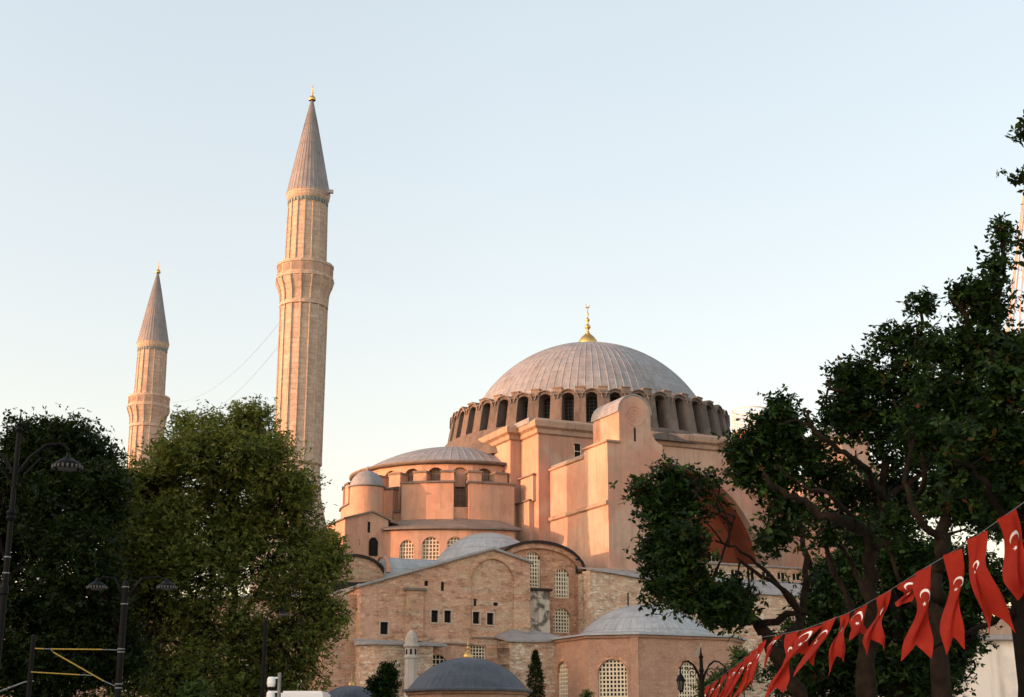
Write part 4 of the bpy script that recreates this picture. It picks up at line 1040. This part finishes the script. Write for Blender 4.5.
tree('pruned_tree', 'stout tree with bare crooked limbs, crown rising beside the dome', b0,
     [([b0, at(868,660,Y), at(868,600,Y), at(872,550,Y), at(884,500,Y), at(880,440,Y), at(862,400,Y)], .30, .07), limb([(880,545,Y),(860,528,Y-2),(835,522,Y-3),(812,508,Y-3),(785,492,Y-3),(762,476,Y-3)], .16, .06), limb([(884,500,Y),(865,470,Y-2),(845,455,Y-3),(815,430,Y-3),(806,410,Y-3)], .11, .04), limb([(815,430,Y-3),(800,421,Y-3),(780,424,Y-3)], .05,.025), limb([(905,520,Y),(925,480,Y-3),(915,430,Y-3),(893,400,Y-3)], .08,.03), limb([(860,528,Y-2),(830,495,Y-3),(800,486,Y-3),(775,462,Y-3)], .07,.025), limb([(880,440,Y),(905,410,Y),(918,370,Y),(921,315,Y)], .09, .04), limb([(862,400,Y),(846,392,Y-.5),(828,388,Y-.5)], .06, .045), limb([(785,492,Y-1),(770,460,Y-1),(765,435,Y-1)], .07, .03), limb([(868,600,Y),(850,560,Y+1),(830,540,Y+1),(790,535,Y+1)],.08,.03), limb([(868,640,Y),(830,560,Y+1),(826,500,Y+1)],.12,.04), limb([(884,500,Y),(925,470,Y),(945,430,Y)],.09,.03)],
     [blob(*q[:4], q[4], dens=q[5]) for q in [(786,400,12,12,Y-1,.25),(775,425,24,20,Y-1,.8),(750,450,26,20,Y-1,.8),(745,470,22,14,Y-1,.5),(800,440,30,26,Y-1,1.0),(840,410,24,22,Y,.8),(775,480,28,18,Y-1,.7),(820,470,34,24,Y,.75),(862,372,26,22,Y,.8),(858,420,34,30,Y,1.0),(900,385,30,34,Y,1.2),(890,340,24,16,Y,.6),(921,300,9,10,Y,.3),(905,440,34,34,Y,1.3),(855,490,30,26,Y+1,.8),(795,515,28,18,Y-1,.6),(770,545,20,16,Y-1,.4),(830,530,24,18,Y+1,.4),(900,490,30,24,Y+1,.9),(925,345,14,18,Y,.4),(842,375,12,9,Y,.3),(735,455,12,8,Y-1,.2)]],
     None, .135, LEAF['chestnut'], M['bark'], 33, 13, .15, seed=37, group=GR)
Y = 27.0; b0 = at(938, 700, Y); b0 = (b0.x, Y, 0)
tree('pruned_tree', 'slim-trunked tall tree with lopped leader standing above the hanging flags', b0,
     [([b0, at(938,640,Y), at(935,590,Y), at(944,540,Y), at(950,480,Y), at(958,420,Y), at(975,360,Y), at(968,330,Y), at(950,298,Y)], .24, .06), limb([(944,540,Y),(920,520,Y-.5),(905,480,Y-.5),(912,440,Y-.5)], .11, .04), limb([(975,360,Y),(990,310,Y),(1005,270,Y),(998,228,Y)], .09, .05), limb([(950,480,Y),(980,450,Y),(1000,400,Y),(1012,340,Y)],.11,.04), limb([(958,420,Y),(930,380,Y+.5),(915,340,Y+.5)],.08,.03), limb([(937,620,Y),(905,590,Y+1),(885,540,Y+1)],.09,.03)],
     [blob(*q[:4], q[4], dens=q[5]) for q in [(985,300,26,28,Y,.9),(970,350,30,28,Y,1.1),(1000,355,28,28,Y,1.0),(945,395,30,30,Y,1.1),(985,400,36,34,Y,1.5),(950,450,34,30,Y,1.3),(995,460,36,34,Y,1.5),(920,425,26,26,Y,.9),(992,268,12,12,Y,.25),(965,290,12,12,Y,.3),(940,500,28,22,Y+.5,.7),(985,510,26,18,Y+.5,.5),(1008,345,8,8,Y,.12),(935,350,16,16,Y,.4),(1005,232,12,8,Y,.2),(963,505,20,14,Y,.4),(900,520,20,16,Y+1,.35),(1004,500,14,16,Y,.5)]],
     None, .13, LEAF['chestnut'], M['bark'], 36, 13, .14, seed=41, group=GR)
Y = 21.0; b0 = at(1030, 700, Y); b0 = (b0.x, Y, 0)
tree('pruned_tree', 'nearest tree at the right edge with thick dark trunk behind the flags', b0,
     [([b0, at(1028,640,Y), at(1024,580,Y), at(1024,520,Y), at(1032,440,Y), at(1040,330,Y), at(1038,220,Y)], .27, .07), limb([(1018,610,Y),(1000,618,Y),(960,636,Y+1),(930,650,Y+1)], .07, .035), limb([(1020,540,Y),(995,500,Y-.5),(975,470,Y-.5),(950,460,Y-.5)], .09, .03), limb([(1032,440,Y),(1005,400,Y),(990,350,Y)], .07, .03), limb([(1038,220,Y),(1030,160,Y),(1020,130,Y)],.035,.015)],
     [blob(*q[:4], q[4], dens=q[5]) for q in [(1034,180,26,10,Y,.16),(1040,250,8,14,Y,.1),(1020,380,34,40,Y,1.2),(1005,440,36,34,Y,1.3),(1030,480,34,40,Y,1.2),(975,440,30,24,Y,.8),(1000,490,26,14,Y,.5),(1040,560,24,40,Y,.6),(1028,128,14,10,Y,.12),(955,478,20,14,Y,.35)]],
     None, .12, LEAF['chestnut'], M['bark2'], 36, 13, .12, seed=43, group=GR)
Y = 44.0; b0 = at(900, 700, Y); b0 = (b0.x, Y, 0)
tree('pruned_tree', 'farther twin-stemmed tree in the deep shade between the other trunks', b0,
     [([b0, at(898,650,Y), at(893,590,Y), at(902,540,Y), at(915,480,Y)], .36, .10), limb([(898,660,Y),(840,630,Y),(815,580,Y),(800,540,Y)], .2, .05), limb([(898,650,Y),(850,650,Y+1),(835,600,Y+1),(840,540,Y+1)], .2, .06), limb([(895,620,Y),(930,590,Y),(965,560,Y),(985,520,Y)],.16,.05), limb([(898,680,Y),(960,660,Y),(975,600,Y)],.2,.08)],
     [blob(*q[:4], q[4], dens=q[5]) for q in [(860,570,34,26,Y,.5),(910,560,36,26,Y,.8),(940,620,34,34,Y,.6),(860,630,44,34,Y,.8),(900,665,50,30,Y,1.0),(815,660,40,24,Y,.6),(975,590,26,26,Y,.45),(870,520,30,22,Y,.5),(935,670,26,24,Y,.6),(820,600,24,30,Y,.5),(870,600,50,30,Y+2,.8),(930,560,30,24,Y,.6),(790,680,34,20,Y+2,.6),(850,690,50,18,Y+3,1.0),(840,655,34,22,Y+2,.9),(890,635,36,26,Y+3,.9),(955,640,26,26,Y+1,.8),(800,640,26,24,Y+2,.5),(965,600,20,18,Y+1,.6),(910,600,30,24,Y+2,.8),(968,575,20,20,Y+1,.5),(835,575,26,20,Y+1,.5),(875,550,26,18,Y+1,.5),(915,690,44,20,Y+3,1.0),(985,575,20,14,Y,.5),(1003,590,12,16,Y,.5),(1000,520,16,12,Y,.4)]],
     None, .16, LEAF['chestnut'], M['bark2'], 70, 13, .24, seed=47, group=GR)

# ---------------------------------------------------------------- street furniture
def lamp_shade(parent, x, y, z, r):
    mb = MB(); mb.lathe(x, y, [(.04,z+.55*r*2),(.06,z+r*.8),(r*.45,z+r*.62),(r*.85,z+r*.38),(r,z+r*.1),(r*1.02,z),(r*.9,z-.02),(r*.8,z+.05),(0,z+.1)], 24, mi=0)
    s = mb.build('lamp_shade', M['black'], parent)
    mb = MB(); mb.lathe(x, y, [(0,z-.06),(r*.6,z-.05),(r*.82,z+.03)], 20)
    for i in range(20):
        a = 2*math.pi*i/20; mb.box(x+r*1.03*math.cos(a)-.02, x+r*1.03*math.cos(a)+.02, y+r*1.03*math.sin(a)-.02, y+r*1.03*math.sin(a)+.02, z-.02, z+r*.18)
    mb.build('diffuser', M['lamp'], s)
Y = 36.0; p = at(-6, 700, Y); lp = empty('street_lamp', (p.x, Y, 0)); tag(lp, 'tall black lamp post at the left edge with spike finial and curved arm', 'street lamp')
zt = at(6, 432, Y).z; mb = MB(); mb.lathe(0, 0, [(.18,0),(.18,.8),(.11,1.0),(.085,1.4),(.08,5.2),(.11,5.25),(.11,5.4),(.075,5.5),(.06,zt)], 14)
for y in (513,518): z = at(6,y,Y).z; mb.lathe(0,0,[(.09,z-.08),(.13,z),(.09,z+.08)],14)
mb.build('post', M['black'], lp)
mb = MB(); z = zt; mb.lathe(0, 0, [(.07,z-.02),(.12,z+.05),(.06,z+.1),(.05,z+.14),(.09,z+.2),(.04,z+.26),(.025,z+.4),(.003,z+.62)], 10); mb.build('finial', M['black'], lp)
for sx in (1, -1):
    e = at(68, 458, Y).x-p.x; ze = at(68, 455, Y).z; mb = MB()
    mb.tube([(0,0,ze-.55),(sx*.35,0,ze-.05),(sx*.75,0,ze+.28),(sx*1.15,0,ze+.30),(sx*e,0,ze+.12)], [.045,.04,.04,.035,.03], 8)
    mb.tube([(0,0,ze-.95),(sx*.25,0,ze-.5),(sx*.6,0,ze-.1),(sx*.85,0,ze+.05),(sx*.75,0,ze+.2)], .025, 6)
    mb.build('arm', M['black'], lp); lamp_shade(lp, sx*e, 0, at(68, 468, Y).z, .36)
for y in (557, 573): 
    z = at(6,y,Y).z; mb = MB(); mb.lathe(0,0,[(.07,z-.015),(.09,z-.015),(.09,z+.015),(.07,z+.015)],14); mb.build('band', M['steel'], lp)
# catenary pole with lamps and yellow insulated brackets
Y = 42.0; p = at(117.5, 700, Y); cp = empty('catenary_pole', (p.x, Y, 0)); tag(cp, 'black banded tram pole with yellow insulated brackets and two small lamps', 'pole')
X = lambda px: at(px, 650, Y).x-p.x
Zp = lambda y: at(120.5, y, Y).z
mb = MB(); mb.lathe(0, 0, [(.095,0),(.095,Zp(588)),(.085,Zp(584)),(.04,Zp(581)),(0,Zp(578))], 16); mb.build('pole', M['black'], cp)
for y in (587, 604, 649, 652, 684, 688):
    z = Zp(y); mb = MB(); mb.lathe(0,0,[(.09,z-.015),(.11,z-.015),(.11,z+.015),(.09,z+.015)],16); mb.build('band', M['steel'], cp)
for a, b, m_, r in (((35,648.5),(44,648.8),'yellow',.019),((44,648.8),(51,649),'steel',.014),((51,649),(102,649.5),'yellow',.019),((102,649.5),(120,650),'steel',.014),((51,650),(54,652.5),'steel',.012),((54,652.5),(106,681),'yellow',.019),((106,681),(120,687),'steel',.014),((33,672),(82,674.8),'yellow',.017),((82,674.8),(95,675.4),'steel',.012)):
    mb = MB(); mb.tube([(X(a[0]),0,Zp(a[1])),(X(b[0]),0,Zp(b[1]))], r, 8); mb.build('insulator' if m_ == 'yellow' else 'bracket', M[m_], cp)
for px in (92, 163):
    mb = MB(); x = X(px); mb.tube([(0,0,Zp(600)),(x*.4,0,Zp(578)),(x*.8,0,Zp(577)),(x,0,Zp(582))], .03, 8); mb.build('arm', M['black'], cp); lamp_shade(cp, x, 0, Zp(588), .27)
Y = 46.0; p = at(28, 700, Y); c2 = empty('catenary_pole', (p.x, Y, 0)); tag(c2, 'thin dark pole left of the yellow brackets with a grey strut', 'pole')
mb = MB(); mb.lathe(0, 0, [(.08,0),(.08,at(28,636,Y).z),(0,at(28,634,Y).z)], 12); mb.build('pole', M['black'], c2)
mb = MB(); xx = lambda q: at(q,690,Y).x-p.x; zz_ = lambda q: at(28,q,Y).z
mb.tube([(xx(-12),0,zz_(696)),(xx(24),0,zz_(682)),(xx(33),0,zz_(681))], .025, 6); mb.build('strut', M['steel'], c2)
# slim park lamp
Y = 52.0; p = at(262, 700, Y); pl = empty('street_lamp', (p.x, Y, 0)); tag(pl, 'slim black lamp post with small curved arm in front of the olive tree', 'street lamp')
z1 = at(262, 622, Y).z; mb = MB(); mb.lathe(0, 0, [(.10,0),(.085,1),(.075,z1),(.05,z1+.08),(0,z1+.12)], 12); mb.build('post', M['black'], pl)
mb = MB(); mb.tube([(0,0,z1),(.12,0,z1+.32),(.4,0,z1+.5),(.65,0,z1+.42)], .022, 6); mb.build('arm', M['black'], pl); lamp_shade(pl, .65, 0, z1+.25, .16)
# camera mast
Y = 30.0; p = at(278.5, 700, Y); cm = empty('camera_mast', (p.x, Y, 0)); tag(cm, 'grey mast carrying two white dome cameras at the bottom left of centre', 'security camera')
Zc = lambda y: at(278, y, Y).z; k = 1/pxm(Y, 3)
mb = MB(); mb.lathe(0, 0, [(.055,0),(.038,.6),(.038,Zc(673)),(0,Zc(672.5))], 12); mb.build('mast', M['steel'], cm)
for y in (678, 692):
    mb = MB(); mb.box(-7*k, 0, -.02, .02, Zc(y)-.012, Zc(y)+.02); mb.build('bracket', M['white'], cm)
    mb = MB(); x = -8*k; z = Zc(y); mb.lathe(x, 0, [(.0,z+.03),(.06,z+.02),(.085,z-.02),(.09,z-.11),(.08,z-.15),(.07,z-.18),(.045,z-.23),(0,z-.25)], 16); c = mb.build('camera', M['white'], cm)
    mb = MB(); mb.lathe(x, 0, [(.073,z-.17),(.06,z-.225),(.03,z-.252),(0,z-.26)], 14); mb.build('dome_lens', M['pane'], c)
# kiosk
Y = 40.0; a = at(281, 692, Y); b = at(323, 692, Y); kz = a.z
kk = empty('kiosk', ((a.x+b.x)/2, Y, 0)); tag(kk, 'pale flat-roofed kiosk just showing its roof at the bottom edge', 'kiosk'); hw = (b.x-a.x)/2
mb = MB(); mb.box(-hw+.08, hw-.08, .1, 1.6, 0, kz-.14); mb.build('wall', M['white'], kk)
mb = MB(); mb.box(-hw, hw, 0, 1.7, kz-.14, kz-.02); mb.box(-hw+.05, hw-.05, .05, 1.6, kz-.02, kz+.03); mb.build('roof', M['white'], kk)
mb = MB(); mb.box(-hw+.25, hw-.25, .06, .12, 1.0, kz-.45); mb.build('hatch', M['pane'], kk)

# ornate twin lantern
Y = 38.0; p = at(702.5, 700, Y); ol = empty('ornate_lantern', (p.x, Y, 0)); tag(ol, 'ornate black lamp with two hanging lanterns on scroll arms, below the flags', 'street lamp')
Zo = lambda y: at(702, y, Y).z; k = 1/pxm(Y, 4)
mb = MB(); mb.lathe(0, 0, [(.18,0),(.16,.5),(.09,.7),(.06,1.0),(.05,Zo(672)),(.08,Zo(671)),(.05,Zo(668)),(.045,Zo(658)),(.07,Zo(657)),(.03,Zo(655)),(.012,Zo(648)),(0,Zo(646))], 12); mb.build('post', M['black'], ol)
for sx, ex, ey in ((-1, 21, 679), (1, 24, 674)):
    mb = MB(); zt = Zo(662); ze = Zo(ey-7)
    arc = [(sx*k*x_, 0, Zo(y_)) for x_, y_ in ((0,684),(4,672),(8,665),(13,661),(18,662),(ex-.5,667),(ex,ey-6))]
    mb.tube(arc, [.035,.03,.028,.025,.022,.02,.018], 7)
    sc = [(sx*k*(9+math.cos(t_)*(5-.45*t_)), 0, Zo(673)+k*math.sin(t_)*(5-.45*t_)) for t_ in np.linspace(0, 9, 22)]
    mb.tube(sc, .014, 5)
    sc = [(sx*k*(15+math.cos(t_)*(3-.3*t_)), 0, Zo(668)+k*math.sin(t_)*(3-.3*t_)) for t_ in np.linspace(3, 11, 18)]
    mb.tube(sc, .012, 5); mb.build('arm', M['black'], ol)
    x = sx*ex*k; z = Zo(ey); mb = MB(); mb.lathe(x, 0, [(.02,z+6*k),(.03,z+5*k),(2*k,z+4*k),(3.6*k,z+1*k),(4.6*k,z-1.2*k),(4.6*k,z-1.8*k),(3*k,z-1.8*k),(0,z-1.6*k)], 8)
    for i in range(6):
        a = math.pi/3*i; mb.tube([(x+3.6*k*math.cos(a),3.6*k*math.sin(a),z-1.8*k),(x+2.2*k*math.cos(a),2.2*k*math.sin(a),z-11*k)], .012, 4)
    mb.lathe(x, 0, [(2.4*k,z-11*k),(2.2*k,z-12*k),(.5*k,z-13*k),(0,z-14*k)], 8)
    c = mb.build('lantern', M['black'], ol)
    mb = MB(); mb.lathe(x, 0, [(3.3*k,z-1.9*k),(1.9*k,z-10.9*k)], 6); mb.build('glass', M['lamp'], c)
mb = MB(); P0 = (0,0,Zo(655)); mb.add([(-.02,0,Zo(656)),(-.2,0,Zo(654)),(-.03,.02,Zo(646)),(.05,0,Zo(641))], [(0,1,2),(0,2,3)])
mb.build('pennant', M['gstone'], ol)

# ---------------------------------------------------------------- string of flags
Yn = lambda px: 24.0-(px-763)*(13.0/261)           # the string runs towards the camera
def sp_(px, py): return at(px, py, Yn(px))
near = [(763,637),(777,635),(802,630),(845,614.5),(864,605),(887,592),(928,566),(944,557),(969,541),(999,520),(1030,498),(1060,474)]
far_ = [(763,637,24.0),(754,648,26.5),(744,658,29.5),(731,669,33.5),(716,680,38.5),(700,690,44.0)]
mb = MB(); mb.tube([sp_(*q) for q in near], .0045, 5); mb.tube([at(*q) for q in far_], .005, 5)
tag(mb.build('flag_line', M['steel']), 'thin line of the flag string slung between the right-hand trees', 'line')

def in_star(n=5): return [( (1 if i%2==0 else .382)*math.cos(math.pi*i/n), (1 if i%2==0 else .382)*math.sin(math.pi*i/n)) for i in range(2*n)]
def flag(tl, tr, bl, br, notch, Y, seed, label, mirror=False, cy=.30, wave=1.0, bulge=0):
    """hanging swallow-tailed flag: four corners measured in the photograph, hung from the line at distance Y"""
    rg = random.Random(seed); o = at((tl[0]+tr[0])/2, (tl[1]+tr[1])/2, Y)
    root = empty('flag', tuple(o)); tag(root, label, 'flag', 'red crescent flags on the string')
    k = 1/pxm(Y, 3.5); hgt = ((bl[1]+br[1])/2-(tl[1]+tr[1])/2)*k
    A, B_, Cc, D = [at(*q, Y)-o for q in (tl, tr, bl, br)]
    dY = .22*hgt; A.y += dY*.5; B_.y -= dY*.5; Cc.y += dY*.8+.05; D.y -= dY*.5   # cloth runs along the line too
    pn_ = rg.uniform(.1, .5); rot = R_(rg.uniform(5, 50)); f1, f2, f3 = rg.uniform(0, 6), rg.uniform(0, 6), rg.uniform(5, 8)
    nU, nV = 16, 34
    def P(u, v):
        a = A.lerp(B_, u); b = Cc.lerp(D, u); p = a.lerp(b, v)
        tv = min(1, v*3)
        pinch = 1-pn_*math.sin(math.pi*min(1, v*1.3))*wave; c = (A.lerp(Cc, v)+B_.lerp(D, v))/2; p = c+(p-c)*pinch
        s = math.sin(u*f3+f1+v*3.4)*.045*tv+math.sin(v*7.5+f2+u*1.6)*.040*tv+math.sin(u*9+v*11+f1)*.012*tv
        p = p+Vector(((math.sin(v*5.0+f2)*.045+math.sin(v*9+f1+u*2)*.018)*tv*wave+bulge*k*math.sin(math.pi*v), -s*1.6*wave, 0)); return p
    def vmax(u): return 1-notch*(1-abs(2*u-1))
    vs = [P(i/nU, vmax(i/nU)*j/nV) for i in range(nU+1) for j in range(nV+1)]
    fs = [(i*(nV+1)+j, (i+1)*(nV+1)+j, (i+1)*(nV+1)+j+1, i*(nV+1)+j+1) for i in range(nU) for j in range(nV)]
    mb = MB(); mb.add(vs, fs); cl = mb.build('cloth', M['flag'], root, smooth=True)
    wd = (B_-A).length; w_est = max(abs(tr[0]-tl[0]), abs(br[0]-bl[0]))*k; asp = max(.18, min(.6, w_est/hgt))
    sgn = -1 if mirror else 1
    for nm in ('crescent', 'star'):
        loops = []
        if nm == 'crescent':
            R0, R1, off = .29, .235, .075; n = 22
            a0 = math.acos((R0*R0+off*off-R1*R1)/(2*R0*off)); a1 = math.acos((off*off+R1*R1-R0*R0)/(2*off*R1)); a1 = math.pi-a1
            outer = [(R0*math.cos(a0+(2*math.pi-2*a0)*i/n), R0*math.sin(a0+(2*math.pi-2*a0)*i/n)) for i in range(n+1)]
            inner = [(off+R1*math.cos(a1+(2*math.pi-2*a1)*i/n), R1*math.sin(a1+(2*math.pi-2*a1)*i/n)) for i in range(n+1)]
            quads = [[outer[i], outer[i+1], inner[i+1], inner[i]] for i in range(n)]
        else:
            st = [(x*.11, y*.11) for x, y in in_star()]; quads = [[(0,0), st[i], st[(i+1)%10]] for i in range(10)]
        mb = MB()
        for q in quads:
            for side in (-1, 1):
                pts = []
                for (x, y) in q:
                    # emblem turned a quarter so that it reads down the hanging cloth
                    ca_, sa_ = math.cos(rot), math.sin(rot); ex, ey = (x*-sa_-y*ca_, x*ca_-y*sa_); ex *= sgn
                    if nm == 'star': u, v = .5+ex-.25*math.sin(rot), cy+(.36+ey)*asp
                    else: u, v = .5+ex, cy+ey*asp
                    u = min(.97, max(.03, u)); pt = P(u, v); du = P(min(1,u+.02), v)-P(u-.02, v); dv = P(u, v+.02)-P(u, v-.02)
                    nn = du.cross(dv).normalized(); pts.append(pt+nn*.003*side)
                mb.add(pts, [tuple(range(len(pts)))])
        mb.build(nm, M['flagwhite'], root)
    return root
F = [
 ((999.5,518.5),(1013,509.6),(1021,600),(1046,588),.10,'red flag at the right edge, topmost on the string'),
 ((970,538.5),(984,532),(991,637),(1009,634),.22,'long rumpled red flag, second from the right edge'),
 ((946,554),(958.5,550),(950.5,655),(964,650),.16,'straight narrow red flag hanging left of the long rumpled one'),
 ((919,571),(928.5,566.5),(906,661),(928,660),.18,'red flag with broad flared swallow tail above the trunks'),
 ((898,585),(915,576),(900,607),(912,602),.05,'short bunched red flag curled up beside the flared one'),
 ((878,597),(890,590),(868,655),(884,652),.25,'red flag blown left with two deep tails'),
 ((855,611),(867,604),(850,640),(868,636),.20,'half folded red flag overlapping its left neighbour'),
 ((841,616),(848,612.5),(828,678),(844,662),.25,'slender red flag swept left with a sharp point'),
 ((824,622),(835,617),(797,677),(814,666),.25,'thin red flag streaming left below the branch'),
 ((802,630),(825,624),(782,664),(804,655),.22,'wide red flag blown almost sideways'),
 ((787,634),(798,631),(767,700),(783,694),.15,'long red flag reaching the bottom edge near the knot of the string'),
 ((774,637),(783,635),(762,670),(768,650),.10,'narrow red flag just left of the string knot'),
]
bul = [0,-3,2,0,0,-2,0,0,0,0,0,0]
for i, (tl, tr, b1, b2, nt_, lab) in enumerate(F):
    flag(tl, tr, b1, b2, nt_, Yn((tl[0]+tr[0])/2), 10+i, lab, mirror=i in (5,8), bulge=bul[i])
FF = [(759,644,25.3,'tall'),(752,651,27.2,'twisted'),(745,657.5,29.4,'drooping'),(738,664,31.6,'crumpled'),(730,670,34.0,'slim'),(722,676.5,36.6,'small'),(714,682,39.4,'tiny'),(706,687,42.4,'smallest')]
ordn = ['first','second','third','fourth','fifth','sixth','seventh','eighth']
for i, (x, y, Yf, w) in enumerate(FF):
    L = (.85+.25*((i*37)%10)/10)*pxm(Yf,3); lean = -L*(.30+.25*((i*53)%10)/10)
    flag((x,y),(x+6.5-i*.3,y-4+i*.2),(x+lean,y+L),(x+lean+7-i*.4,y+L-4),.22, Yf, 40+i, f'{w} far red flag, {ordn[i]} down the steep left run of the string', wave=.7)
